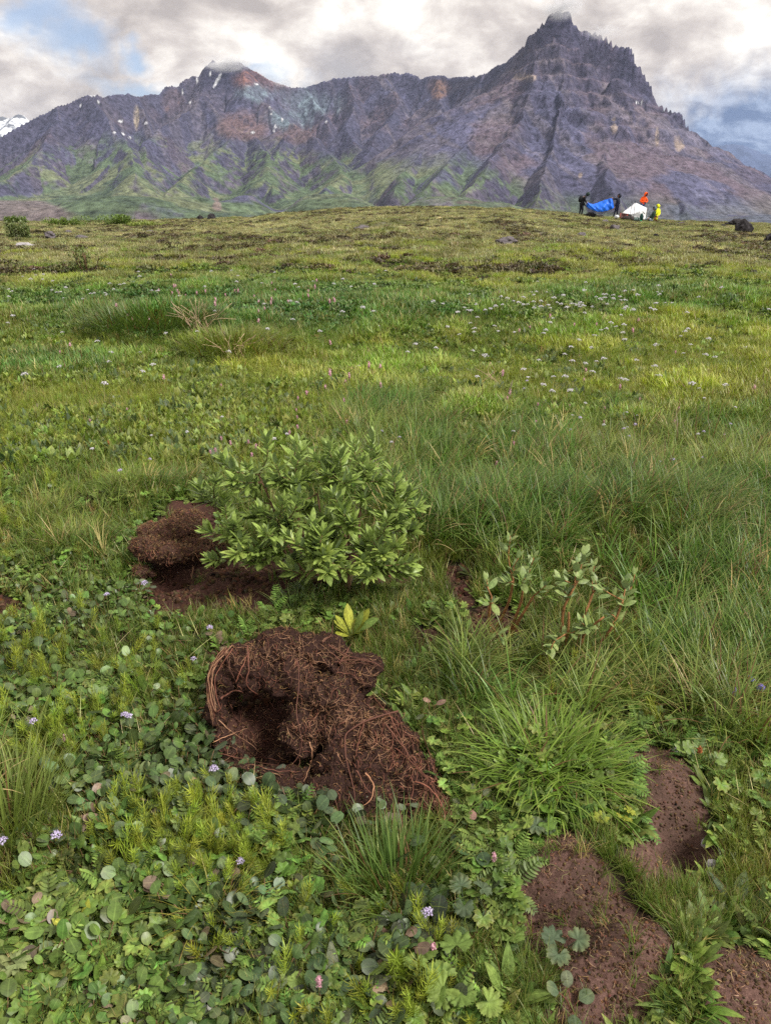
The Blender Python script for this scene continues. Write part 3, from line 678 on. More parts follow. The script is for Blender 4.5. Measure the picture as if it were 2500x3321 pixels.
def leaf(mb, base, az, L, W, pitch, rnd, shape='round', curl=.5, seg=5, cup=.18, roll=0., stalk=0., kind=0.):
    """leaf with a midrib: pitch is the rise of its stalk end, curl bends it over"""
    t = np.linspace(0, 1, seg+1)
    prof = {'round': np.sqrt(np.clip(1-(2*t-1.08)**2*.98, 0, 1))*np.where(t < .15, .8, 1), 'lance': np.sin(math.pi*np.clip(t**.8, 0, 1))**.85, 'willow': np.sin(math.pi*np.clip(t**.92, .02, .985))**.75, 'oar': np.sin(math.pi*t**1.5)**.9}[shape]
    a = pitch - curl*t; ds = L/seg
    dx = np.concatenate([[0], np.cumsum(np.cos(a[:-1])*ds)]); dz = np.concatenate([[0], np.cumsum(np.sin(a[:-1])*ds)])
    P = np.stack([dx, 0*dx, dz], 1); side = np.array([0, math.cos(roll), math.sin(roll)])
    V, Fq, c = strip(P, W*.5*np.clip(prof, .05, 1), side, rnd=rnd, kind=kind, fold=cup)
    ca, sa = math.cos(az), math.sin(az)
    def place(V): return np.stack([base[0]+V[:, 0]*ca-V[:, 1]*sa, base[1]+V[:, 0]*sa+V[:, 1]*ca, base[2]+V[:, 2]], 1)
    mb.add(place(V), Fq, c)
def stem(mb, P, r, rnd=.5, kind=0., sides=3): mb.add(*tube(P, r, sides, rnd, kind))
def willow_mat_plant(name, n, Lr):            # creeping willow: round waxy leaves on short stalks
    mb = MB()
    for i in range(n):
        az = U(0, 6.28); q = U(.004, .035); L = U(*Lr); h = U(.012, .045); bx, by = q*math.cos(az), q*math.sin(az)
        stem(mb, spline([(0, 0, 0), (bx*.5, by*.5, h*.6), (bx, by, h)], 4), .0007, .3, 1.)
        leaf(mb, (bx, by, h), az+U(-.7, .7), L, L*U(.72, .95), U(-.1, .9), U(0, 1), 'round', U(0, .7), 5, U(-.1, .28), U(-.4, .4))
    return mb.mesh(name)
def herb_plant(name, n, Lr, wr, shape='lance', up=(.3, 1.1)):
    mb = MB()
    for i in range(n):
        az = U(0, 6.28); L = U(*Lr); p = U(*up)
        leaf(mb, (.004*math.cos(az), .004*math.sin(az), 0), az, L, L*U(*wr), p, U(0, 1), shape, U(.3, 1.2), 6, U(.1, .3), U(-.3, .3))
    return mb.mesh(name)
def horsetail(name, h, whorls, k):
    mb = MB(); lean = U(0, .35); az = U(0, 6.28)
    top = np.array([math.cos(az)*math.sin(lean)*h, math.sin(az)*math.sin(lean)*h, h*math.cos(lean)])
    P = spline([(0, 0, 0), top*.5+[0, 0, .01], top], 6); stem(mb, P, .0009, .5)
    for i in range(whorls):
        t = .3+.68*i/whorls; c = P[0]+(top-P[0])*t; L0 = h*.42*(1-.62*t)*1.1
        for j in range(k):
            b = 2*math.pi*j/k+i; 
            q = c+[0, 0, 0]; L = L0*U(.7, 1.15); up = U(.55, 1.0)
            P2 = np.array([q, q+[math.cos(b)*L*.6*math.cos(up), math.sin(b)*L*.6*math.cos(up), L*.6*math.sin(up)], q+[math.cos(b)*L*.8*math.cos(up), math.sin(b)*L*.8*math.cos(up), L*1.05*math.sin(up+.15)]])
            mb.add(*strip(P2, [.0008, .0008, .0002], (-math.sin(b), math.cos(b), 0), rnd=U(0, 1)))
    return mb.mesh(name)
def feather_leaf(mb, base, az, L, pitch, pairs=9, rnd=.5, w=.30, curl=.7):
    t = np.linspace(0, 1, 9); a = pitch-curl*t; ds = L/8
    dx = np.concatenate([[0], np.cumsum(np.cos(a[:-1])*ds)]); dz = np.concatenate([[0], np.cumsum(np.sin(a[:-1])*ds)])
    ca, sa = math.cos(az), math.sin(az)
    P = np.stack([base[0]+dx*ca, base[1]+dx*sa, base[2]+dz], 1); stem(mb, P, .0007, rnd)
    for i in range(pairs):
        u = .18+.8*i/pairs; p = np.array([np.interp(u, t, P[:, k]) for k in range(3)]); l = L*w*math.sin(math.pi*(u*.85+.1))*.5+.003
        for s in (-1, 1): leaf(mb, p, az+s*U(.9, 1.2), l*1.3, l*.5, U(-.1, .35), U(0, 1), 'willow', .3, 3, .1)
def feather_plant(name, n, Lr, pairs=9):
    mb = MB()
    for i in range(n): feather_leaf(mb, (0, 0, 0), U(0, 6.28), U(*Lr), U(.4, 1.2), pairs, U(0, 1))
    return mb.mesh(name)
def lobed(mb, base, az, Rr, tiltx, tilty, rnd, lobes=7, cut=.32, seg=5, deep=2.6):
    """palmately lobed blade with toothed rim and a notch where its stalk joins"""
    n = lobes*seg; an = np.linspace(-deep, deep, n+1)
    ph = (np.arange(n+1) % seg)/seg; lob = np.abs(np.sin(math.pi*np.arange(n+1)/seg))
    rim = Rr*(1-cut*(1-lob**.6))*(1+.05*np.where(np.arange(n+1) % 2, 1, -1)) * (1-.10*(np.abs(an)/deep)**3)
    V = [(0, 0, 0)]; c = [(0, rnd, 0)]
    for q, zz in ((.4, .03), (.75, .10)):
        for k in range(n+1): V.append((rim[k]*q*math.cos(an[k]), rim[k]*q*math.sin(an[k]), Rr*(zz+.07*math.cos(an[k]*lobes*1.2)*q))); c.append((q, rnd, 0))
    for k in range(n+1): V.append((rim[k]*math.cos(an[k]), rim[k]*math.sin(an[k]), Rr*(.08+.09*math.cos(an[k]*lobes*1.2)+U(-.04, .04)))); c.append((1, rnd, 0))
    F_ = []; m = n+1
    for k in range(n):
        F_.append((0, 1+k, 2+k, -1))
        for q in range(2): F_.append((1+q*m+k, 1+(q+1)*m+k, 2+(q+1)*m+k, 2+q*m+k))
    V = np.array(V); M = np.array(Euler((tiltx, tilty, az)).to_matrix()); V = V@M.T+np.array(base)
    mb.add(V, np.array(F_), np.array(c))
def lobed_plant(name, n, Rr, h):
    mb = MB()
    for i in range(n):
        az = U(0, 6.28); q = U(.01, .05); r = U(*Rr); hh = U(*h); b = (q*math.cos(az), q*math.sin(az), hh)
        stem(mb, spline([(0, 0, 0), (b[0]*.4, b[1]*.4, hh*.6), b], 5), .001, .5, 0.)
        lobed(mb, b, az, r, U(-.35, .35), U(-.5, .35), U(0, 1), int(R.integers(5, 8)), U(.22, .38))
    return mb.mesh(name)
def mossy_hump(name, n, r, Lr):               # cushion of tiny leaves
    mb = MB()
    for i in range(n):
        a = U(0, 6.28); q = r*math.sqrt(U(0, 1)); z = .35*r*(1-(q/r)**2)
        leaf(mb, (q*math.cos(a), q*math.sin(a), z*U(.5, 1.1)), U(0, 6.28), L := U(*Lr), L*U(.4, .7), U(0, 1.2), U(0, 1), 'willow', U(0, .6), 3, .15)
    return mb.mesh(name)
M_LEAF = leafmat('meadow_leaf', None, .50, .22, veins=True, tip=(.30, .26, .07), tipamt=.55)
M_GRASS = leafmat('meadow_grass', None, .42, .28, tip=(.36, .30, .11), tipamt=.85, var=.4)
M_WAX = leafmat('waxy_round_leaf', None, .42, .05, veins=True, spec=.42, under=.12, var=.42, tip=(.12, .05, .04), tipamt=.25, speck=.25)

ZT = np.array
T_GRASS, T_LONG, T_YEL, T_BLUE, T_OLIVE = ZT([.088, .145, .027]), ZT([.066, .118, .025]), ZT([.165, .195, .034]), ZT([.040, .064, .036]), ZT([.138, .138, .095])
def spread(n, y0, y1, half=.60, power=1.0):
    """points over the view's ground wedge, denser towards the camera for power > 1"""
    u = U(0, 1, n); e = 2-power+1e-6
    y = (y0**e + u*(y1**e-y0**e))**(1/e)
    return U(-1, 1, n)*half*(y+.45), y
def area(px, py, ax, ay, rx, ry, soft=.6):    # weight 1 within an ellipse, fading outwards
    return 1-sm(np.hypot((px-ax)/rx, (py-ay)/ry), soft, 1.25)
def keep(x, y, prob, *more):
    k = U(0, 1, len(x)) < prob; return (x[k], y[k]) + tuple(m[k] for m in more)
def field(x, y):
    px, py = proj(x, y, ground_z(x, y, False)); return px, py
def jit(t, n, s=.16):
    t = np.broadcast_to(t, (n, 3))*np.array([1.60, 1.62, 1.15]); return np.clip(t*(1+R.normal(0, s, (n, 1)))*(1+R.normal(0, s*.35, (n, 3))), .004, .9)
def blend(a, b, f): f = np.clip(f, 0, 1)[:, None]; return a*(1-f)+b*f
def covered(x, y):                            # where the thrown-up sods lie on the ground
    c = np.zeros(len(x))
    for (px, py, rx, ry) in ((1010, 2330, .26, .16), (570, 1780, .15, .09)):
        gx, gy = G(px, py); c = np.maximum(c, np.hypot((x-gx)/rx, (y-gy)/ry) < 1)
    return c

# --- where the tall grass grows (weights in [0, 1])
def w_long(px, py):
    w = np.maximum(area(px, py, 1900, 1690, 620, 300), area(px, py, 1560, 1700, 330, 230))
    w = np.maximum(w, area(px, py, 2400, 1900, 360, 500)); w = np.maximum(w, .30*area(px, py, 1750, 2250, 600, 160)); w = w*(1-.7*area(px, py, 1780, 1970, 300, 170))
    w = np.maximum(w, .85*area(px, py, 470, 1570, 160, 80)); w = np.maximum(w, .85*area(px, py, 270, 1740, 210, 80))
    w = np.maximum(w, .3*area(px, py, 30, 2620, 150, 220))
    w = np.maximum(w, .8*area(px, py, 1250, 1500, 260, 200))
    return w*(1-area(px, py, 1000, 2350, 470, 330, .9))
def w_willowmat(px, py, n):
    w = area(px, py, 250, 2750, 700, 900); w = np.maximum(w, .85*area(px, py, 300, 2150, 480, 330)); w = np.maximum(w, .8*area(px, py, 250, 1600, 560, 330))
    w = np.maximum(w, .9*area(px, py, 850, 2700, 420, 130)); w = np.maximum(w, .35*area(px, py, 1200, 3000, 500, 400))
    w = w*(1-.75*area(px, py, 430, 1600, 190, 130)); w = w*(1-.8*area(px, py, 60, 2600, 190, 260))
    return np.clip(w*(.12+1.0*sm(n, .36, .60)), 0, 1)
def w_horse(px, py, n):
    w = np.maximum(.7*area(px, py, 150, 1500, 500, 420), .8*area(px, py, 640, 2780, 330, 200)); w = np.maximum(w, .6*area(px, py, 200, 2250, 380, 260)); w = np.maximum(w, .6*area(px, py, 1100, 3150, 480, 300))
    w = np.maximum(w, .6*area(px, py, 900, 1400, 500, 220)); w = np.maximum(w, .45*area(px, py, 2000, 2200, 350, 200))
    return np.clip(w*(.15+sm(n, .42, .62))*1.1, 0, 1)

# --- nearest ground: creeping willow, horsetail, herbs, grass
def ground_cover():
    P_w = [(willow_mat_plant('creeping_willow', int(R.integers(5, 9)), (.015, .028)), M_WAX) for _ in range(8)]
    x, y = spread(29000, .72, 6.5, power=1.6); px, py = field(x, y); bare = bareness(x, y); n = fbm2(x*3.1, y*3.1, 3, 200); n2 = fbm2(x*1.3, y*1.3, 3, 201)
    x, y, px, py, n, n2 = keep(x, y, w_willowmat(px, py, n)*(1-bare)*(1-covered(x, y)), px, py, n, n2); k = len(x)
    t = blend(jit(T_BLUE*.9, k, .28), jit(ZT([.052, .090, .024]), k, .25), sm(n2, .42, .62)); dead = U(0, 1, k) < .03; t[dead] = jit(ZT([.11, .085, .075]), dead.sum())
    scatter('creeping_willow', P_w, x, y, U(0, 6.28, k), (.45+.95*U(0, 1, k)**1.3)*(1.15-.3*sm(y, 1.3, 3)), t, 'grey green round leaves of creeping willow covering the ground', tilt=.42)
    P_h = [(horsetail('horsetail', U(.08, .14), int(R.integers(5, 8)), 7), M_LEAF) for _ in range(6)]
    x, y = spread(40000, .72, 9, power=1.5); px, py = field(x, y); n = fbm2(x*2.2+40, y*2.2, 3, 210); bare = bareness(x, y)
    x, y = keep(x, y, w_horse(px, py, n)*(1-bareness(x, y, .03))*(1-covered(x, y))*.5); k = len(x)
    scatter('horsetail', P_h, x, y, U(0, 6.28, k), U(.5, 1.1, k), jit(ZT([.150, .185, .030]), k, .2), 'yellow green feathery horsetail growing among the leaves', tilt=.3)
    P_l = [(herb_plant('broad_herb', int(R.integers(4, 8)), (.035, .075), (.22, .36)), M_LEAF) for _ in range(5)] + [(herb_plant('broad_herb', 6, (.03, .05), (.4, .6), 'oar'), M_LEAF) for _ in range(3)]
    x, y = spread(44000, .72, 7, power=1.6); px, py = field(x, y); bare = bareness(x, y); n = fbm2(x*4+11, y*4, 3, 220)
    w = .50+.6*area(px, py, 2250, 3000, 420, 420)+.4*area(px, py, 1400, 2150, 500, 300)+.3*area(px, py, 400, 2500, 500, 500)
    x, y, n = keep(x, y, np.clip(w*sm(n, .32, .52), 0, 1)*(1-bareness(x, y, .01))*(1-covered(x, y))*(1-.6*w_long(px, py)), n); k = len(x)
    scatter('broad_herbs', P_l, x, y, U(0, 6.28, k), U(.5, 1.1, k), jit(ZT([.072, .112, .030]), k, .30), 'green oval leaved herbs growing between the grasses', tilt=.2)
    P_f = [(feather_plant('feathery_herb', int(R.integers(3, 6)), (.05, .10), 10), M_LEAF) for _ in range(4)] + [(lobed_plant('lobed_herb', int(R.integers(3, 6)), (.012, .022), (.02, .05)), M_LEAF) for _ in range(4)]
    x, y = spread(22000, .72, 6, power=1.6); px, py = field(x, y); bare = bareness(x, y); n = fbm2(x*3+61, y*3, 3, 230)
    w = .45+.6*area(px, py, 1900, 2800, 500, 300)+.5*area(px, py, 2200, 2150, 350, 300)+.5*area(px, py, 1250, 2950, 350, 350)
    x, y = keep(x, y, np.clip(w*sm(n, .40, .6), 0, 1)*(1-bare)*(1-covered(x, y))*.8); k = len(x)
    scatter('lobed_and_feathery_herbs', P_f, x, y, U(0, 6.28, k), U(.7, 1.2, k), jit(ZT([.072, .118, .032]), k, .25), 'fresh green lobed and feathery leaves low on the ground', tilt=.2)
    # fine grass between everything
    P_g = [(tuft('fine_grass', 16, (.05, .12), .0011, 1., (.1, .7), (.2, 1.1), 4, .02), M_GRASS) for _ in range(6)]
    x, y = spread(74000, .72, 9.5, power=1.55); px, py = field(x, y); bare = bareness(x, y); n = fbm2(x*2.7+5, y*2.7, 3, 240)
    wm = w_willowmat(px, py, n)
    pr = np.clip(.32+.55*sm(n, .38, .6)+.5*sm(y, 3.5, 6)-.45*wm*(y < 4.5), .04, 1)*(1-.97*bareness(x, y, .02))*(1-covered(x, y))
    x, y, n = keep(x, y, pr, n); k = len(x); n3 = fbm2(x*.9, y*.9, 3, 241)
    t = blend(jit(T_GRASS*.9, k), jit(T_YEL, k), sm(n3, .46, .64)*.6)*(.72+.28*sm(y, 2.5, 5))[:, None]; d = U(0, 1, k) < .05; t[d] = jit(ZT([.30, .24, .13]), d.sum())
    scatter('fine_grass', P_g, x, y, U(0, 6.28, k), U(.6, 1.3, k)*(.62+.38*sm(y, 1.8, 3.5)), t, 'fine short meadow grass', tilt=.2)
    # long arching grass, combed over to the right
    P_t = [(tuft('long_grass', 20, (.14, .30), .0024, 1., (.12, .75), (.5, 1.7), 7, .02, bias=.45), M_GRASS) for _ in range(7)]
    x, y = spread(40000, .9, 8.5, power=1.3); px, py = field(x, y); bare = bareness(x, y); n = fbm2(x*2.1+15, y*2.1, 3, 250)
    x, y, n, px, py = keep(x, y, np.clip(w_long(px, py)*(.12+1.2*sm(n, .38, .6)), 0, 1)*(1-bareness(x, y, .09))*(1-covered(x, y))*.6, n, px, py); k = len(x)
    t = blend(jit(T_LONG*np.array([.8, .95, .9]), k, .25), jit(ZT([.125, .155, .045]), k, .22), sm(fbm2(x*1.2, y*1.2, 3, 251), .48, .64)*.7)
    d = U(0, 1, k) < .06; t[d] = jit(ZT([.32, .25, .15]), d.sum())
    scatter('long_grass', P_t, x, y, R.normal(.25, .9, k), U(.55, 1.05, k)*np.where(px < 1100, .75, 1), t, 'long arching grass blades combed over by the wind', tilt=.12)
    # dry straws and bent stalks lying about
    def straws(nm):
        mb = MB()
        for _ in range(3): blade(mb, (U(-.03, .03), U(-.03, .03)), U(0, 6.28), U(.05, .14), .0007, U(.5, 1.5), U(-.2, .8), U(.3, 1), 5, 0)
        return mb.mesh(nm)
    P_s = [(straws('dry_straw'), M_GRASS) for _ in range(5)]
    x, y = spread(1500, 1.3, 9, power=1.2); k = len(x); x, y = keep(x, y, (1-covered(x, y))*(1-.8*bareness(x, y))); k = len(x)
    scatter('dry_straws', P_s, x, y, U(0, 6.28, k), U(.7, 1.4, k), jit(ZT([.42, .36, .25]), k, .2), 'pale dry straws among the green')
    # --- middle distance
    P_m = [(tuft('meadow_tuft', int(q), (.05, .15), .0042, 1., (.1, 1.0), (.2, 1.3), 4, rr_), M_GRASS) for q, rr_ in ((22, .04), (30, .07), (26, .05), (18, .03), (34, .09), (22, .05), (28, .06))]
    x, y = spread(105000, 5.2, 26, power=1.05); px, py = field(x, y); k = len(x)
    n = fbm2(x*.55, y*.8, 4, 260); n2 = fbm2(x*1.7, y*2.2, 3, 261); hp_ = fbm2(x*1.5+30, y*1.1, 3, 262); n5 = fbm2(x*2.6, y*1.6, 2, 263); lush = np.clip(area(px, py, 800, 1010, 1000, 120, .5)*.9+area(px, py, 2150, 960, 450, 60)*.8+area(px, py, 520, 1060, 200, 60)+.9*area(px, py, 80, 1190, 330, 70), 0, 1)
    t = blend(jit(T_YEL*.92, k, .2), jit(T_GRASS, k, .2), sm(n, .46, .56)); t = blend(t, jit(ZT([.045, .105, .034]), k, .2), lush*(.6+.8*n2)); t = blend(t, jit(ZT([.19, .20, .080]), k, .2), sm(n2, .55, .68)*.6*(1-lush)); t = blend(t, jit(T_OLIVE, k, .2), sm(y, 11, 22)*sm(n2, .35, .55)*.85)
    t = t*(.60+1.40*n5)[:, None]; d = U(0, 1, k) < .06; t[d] = jit(ZT([.26, .23, .15]), d.sum())
    scatter('meadow_grass', P_m, x, y, U(0, 6.28, k), U(.4, 1.0, k)*(.40+1.0*sm(hp_, .35, .7)+.30*lush)*(1+.25*sm(y, 14, 24)), t, 'green and olive meadow grass in the middle distance', tilt=.15)
    P_b = [(herb_plant('meadow_herb', 16, (.05, .12), (.25, .5), 'lance', (.5, 1.4)), M_LEAF) for _ in range(3)] + [(mossy_hump('meadow_herb', 60, .11, (.025, .05)), M_LEAF) for _ in range(3)]
    x, y = spread(95000, 4.2, 20, power=1.1); px, py = field(x, y); n = fbm2(x*.9+8, y*1.2, 4, 270)
    lush = np.clip(area(px, py, 800, 1010, 1000, 110, .5)+area(px, py, 2150, 960, 420, 50)*.7+area(px, py, 520, 1060, 200, 60), 0, 1)
    left = area(px, py, 300, 1400, 850, 330)
    x, y, n, lush = keep(x, y, np.clip(.22+.9*lush+.6*left, 0, 1)*sm(n, .34, .56)*(1-w_long(px, py)), n, lush); k = len(x)
    t = blend(jit(ZT([.110, .150, .040]), k, .25), jit(ZT([.040, .100, .036]), k, .2), lush); q = U(0, 1, k) < .3; t[q] = jit(T_BLUE*1.1, q.sum())
    scatter('meadow_herbs', P_b, x, y, U(0, 6.28, k), U(.5, 1.15, k), t, 'lush dark green herbs in a damp band of the meadow', tilt=.2)
    # --- the far slope: straw tufts, moss and dark heath cushions
    P_k = [(tuft('slope_tuft', 46, (.05, .13), .006, 1., (.1, 1.0), (.1, 1.0), 3, .16, dead=.12), M_GRASS) for _ in range(6)]
    x, y = spread(130000, 20, 72, power=.75); px, py = field(x, y); k = len(x); n = fbm2(x*.22, y*.35, 4, 280); n2 = fbm2(x*.8, y*1.1, 4, 281)
    t = blend(jit(T_OLIVE*1.15, k, .25), jit(ZT([.105, .125, .055]), k, .2), sm(n, .46, .56)*.85); t = blend(t, jit(ZT([.23, .22, .17]), k, .2), sm(n2, .48, .60)*.8)
    pr = np.clip(1.1-.9*sm(n2, .30, .20)-.8*sm(fbm2(x*.35+3, y*.55, 4, 283), .52, .60), .05, 1)
    x, y, t = keep(x, y, pr, t); k = len(x)
    t = t*(.60+1.30*fbm2(x*1.6, y*.9, 3, 285))[:, None]
    scatter('slope_grass', P_k, x, y, U(0, 6.28, k), U(.4, 1.2, k)*(.6+.8*fbm2(x*.9, y*.7, 3, 286)), t, 'straw coloured and olive tufts on the far slope', tilt=.15)
    P_q = [(mossy_hump('heath_cushion', 90, .20, (.04, .08)), M_LEAF) for _ in range(4)]
    x, y = spread(34000, 17, 72, power=.75); n = fbm2(x*.35+3, y*.55, 4, 283); x, y = keep(x, y, .05+.95*sm(n, .51, .60)); k = len(x)
    t = jit(ZT([.048, .034, .032]), k, .35); q = U(0, 1, k) < .35; t[q] = jit(ZT([.085, .080, .050]), q.sum())
    scatter('heath_cushions', P_q, x, y, U(0, 6.28, k), U(.4, 1.25, k), t, 'dark brown heath and moss cushions on the slope', tilt=.1)
ground_cover()
# ------------------------------------------------------------------ thrown-up sods with their roots
from mathutils.bvhtree import BVHTree
def at_z(px, py, z):
    d = pdir(px, py); k = (z-EYE)/d[2]; return np.array([d[0]*k, d[1]*k, z])
def gz(x, y): return float(ground_z(np.array([x]), np.array([y]))[0])
def ico(sub):
    import bmesh
    bm = bmesh.new(); bmesh.ops.create_icosphere(bm, subdivisions=sub, radius=1)
    V = np.array([v.co[:] for v in bm.verts]); Fq = np.array([[v.index for v in f.verts] for f in bm.faces]); bm.free(); return V, Fq
IV, IF = ico(3); IV2, IF2 = ico(2); IV1, IF1 = ico(1)
def bake(o, name):
    dg = bpy.context.evaluated_depsgraph_get(); me = bpy.data.meshes.new_from_object(o.evaluated_get(dg)); me.name = name
    old = o.data; bpy.data.objects.remove(o); return me
def clod_mesh(name, ells, voxel, seed, amp=1.):
    Vs, Fs, n = [], [], 0
    for (c, r, rz) in ells:
        V = IV*np.array(r)+0; ca, sa = math.cos(rz), math.sin(rz)
        V = np.stack([V[:, 0]*ca-V[:, 1]*sa, V[:, 0]*sa+V[:, 1]*ca, V[:, 2]], 1)+np.array(c); Vs.append(V); Fs.append(IF+n); n += len(V)
    o = obj(name, mesh_np(name, np.concatenate(Vs), np.concatenate(Fs)))
    md = o.modifiers.new('r', 'REMESH'); md.mode = 'VOXEL'; md.voxel_size = voxel
    sm_ = o.modifiers.new('s', 'SMOOTH'); sm_.iterations = 3
    me = bake(o, name); nv = len(me.vertices); co = np.empty(nv*3, np.float32); me.vertices.foreach_get('co', co); co = co.reshape(-1, 3).astype(float)
    no = np.empty(nv*3, np.float32); me.vertices.foreach_get('normal', no); no = no.reshape(-1, 3)
    d = .075*(fbm3(co, 12, 3, seed)-.5) + .040*(fbm3(co, 34, 4, seed+5, .6, True)-.6) + .018*(fbm3(co, 95, 2, seed+9)-.5)
    co = co + no*(d*amp)[:, None]; me.vertices.foreach_set('co', co.astype(np.float32).ravel()); me.update()
    me.polygons.foreach_set('use_smooth', np.ones(len(me.polygons), bool))
    return me
def soil_mat(name, dark, light, fibre=.5):
    m_, b = mat(name); P = b.n('ShaderNodeNewGeometry').outputs['Position']
    n1 = b.noise(P, 14, 5, .65); n2 = b.noise(P, 120, 5, .7); f = b.noise(b.vmath('MULTIPLY', P, (110, 330, 150)), 1, 4, .6, 2.)
    c = b.mix(b.maprange(n2, .3, .7), dark, light); c = b.mix(b.maprange(n1, .42, .62), c, tuple((p+q)*.42 for p, q in zip(dark, light)))
    c = b.mix(b.maprange(f, .60, .70, 0, fibre), c, (.17, .09, .06))
    bp = b.n('ShaderNodeBump'); bp.inputs['Strength'].default_value = 1; bp.inputs['Distance'].default_value = .006; b.l(b.math('ADD', n2, f), bp.inputs['Height'])
    return finish(m_, b, principled(b, c, .95, .08, bp.outputs[0]))
M_SOD = soil_mat('peaty_sod', (.026, .014, .012), (.085, .046, .037))
M_SOD2 = soil_mat('crumbled_soil', (.055, .028, .022), (.130, .070, .054))
M_ROOT = leafmat('red_brown_root', (.090, .040, .029), .7, .02, var=.5)
M_ROOTP = leafmat('pale_root', (.22, .135, .088), .6, .05, var=.3)
def ell(px, py, z, rx, ry, rz, a=0.): 
    p = at_z(px, py, z); return ((p[0], p[1], p[2]), (rx, ry, rz), a)
def surface(meshes):
    Vs, Fs, n = [], [], 0
    for me, off in meshes:
        co = np.empty(len(me.vertices)*3, np.float32); me.vertices.foreach_get('co', co); co = co.reshape(-1, 3)+np.array(off)
        Vs += [Vector(v) for v in co]; Fs += [tuple(i+n for i in p.vertices) for p in me.polygons]; n += len(co)
    return BVHTree.FromPolygons(Vs, Fs)
def near_patch():
    xs = np.linspace(-1.6, 1.2, 281); ys = np.linspace(.9, 3.6, 271); X, Y = np.meshgrid(xs, ys); Z = ground_z(X.ravel(), Y.ravel())
    m = len(xs); i = np.arange(len(ys)-1)[:, None]*m; j = np.arange(m-1)[None]
    return BVHTree.FromPolygons([Vector(v) for v in np.stack([X.ravel(), Y.ravel(), Z], 1)], [tuple(q) for q in np.stack([i+j, i+j+1, i+m+j+1, i+m+j], -1).reshape(-1, 4).tolist()])
NEARG = near_patch()
def hit(bv, px, py, off=.004):
    d = Vector(pdir(px, py)).normalized(); o = Vector((0, 0, EYE)); best = None
    for t in (bv, NEARG):
        h = t.ray_cast(o, d)
        if h[0] is not None and (best is None or h[3] < best[3]): best = h
    if best is None: return None
    return np.array(best[0] - d*off)
def sample_surface(me, n, up=-.2):
    nf = len(me.polygons); c = np.empty(nf*3, np.float32); me.polygons.foreach_get('center', c); c = c.reshape(-1, 3)
    no = np.empty(nf*3, np.float32); me.polygons.foreach_get('normal', no); no = no.reshape(-1, 3); a = np.empty(nf, np.float32); me.polygons.foreach_get('area', a)
    a = a*(no[:, 2] > up); i = R.choice(nf, n, p=a/a.sum()); return c[i]+R.normal(0, .002, (n, 3)), no[i]
def crumb(name):
    V = IV1*U(.8, 1.25, (len(IV1), 1))*np.array([1, U(.7, 1), U(.6, .9)])*.005; mb = MB(); mb.add(V, IF1, (0, U(0, 1), 0)); return mb.mesh(name, False)
def fibre(name):
    mb = MB()
    for _ in range(2):
        L = U(.008, .026); a = U(0, 6.28); P = spline([(0, 0, 0), (L*.5*math.cos(a), L*.5*math.sin(a), U(.001, .007)), (L*math.cos(a+.5), L*math.sin(a+.5), U(-.001, .004))], 5)
        mb.add(*tube(P, [.0006, .0007, .0007, .0006, .0003], 3, U(0, 1)))
    return mb.mesh(name)
CRUMBS = [(crumb('crumb'), None) for _ in range(4)]
M_CR = leafmat('soil_crumb', None, .95, 0.0, spec=.1, var=.4); M_FB = leafmat('root_fibre', None, .7, 0.0, var=.4)
CRUMBS = [(m, M_CR) for m, _ in CRUMBS]; FIBRES = [(fibre('fibre'), M_FB) for _ in range(5)]
def on_surface(nm, protos, me, n, tint, sc, label, s=.35, lift=.001):
    c, no = sample_surface(me, n)
    pos = c+no*lift; rx = np.arctan2(-no[:, 1], np.maximum(no[:, 2], .05)); ry = np.arctan2(no[:, 0], np.maximum(no[:, 2], .2))
    scatter(nm, protos, pos[:, 0], pos[:, 1], U(0, 6.28, n), U(*sc, n), jit(ZT(tint), n, s), label, z=pos[:, 2], rxy=(rx*.9, ry*.9))
def root_obj(parent, bv, path, r, m, n=26, off=.008, wob=5, taper=.45):
    P = []
    for i, (px, py) in enumerate(spline([(a, b_, 0) for a, b_ in path], n)[:, :2]):
        h = hit(bv, px+R.normal(0, wob*.35), py+R.normal(0, wob*.35), off+r*1.2)
        if h is not None: P.append(h)
    P = np.array(P); D = np.linalg.norm(P-[0, 0, EYE], axis=1); W_ = np.array([D[max(0, i-2):i+3].min() for i in range(len(D))]); W_ = np.convolve(np.pad(W_, 2, 'edge'), np.ones(5)/5, 'valid')
    P = np.array([0, 0, EYE])+(P-[0, 0, EYE])*((np.minimum(W_, D))/D)[:, None]
    for _ in range(1): P[1:-1] = P[1:-1]*.5+(P[:-2]+P[2:])*.25
    mb = MB(); k = len(P); rr = r*.72*(1-taper*np.linspace(0, 1, k))*(1+.18*np.sin(np.linspace(0, 22, k)+U(0, 6)))
    mb.add(*tube(P, rr, 6, U(0, 1))); return obj('root', mb.mesh('root'), m, parent)
def Q8(pts): return [(550+x*.6607, 1950+y*.6607) for x, y in pts]

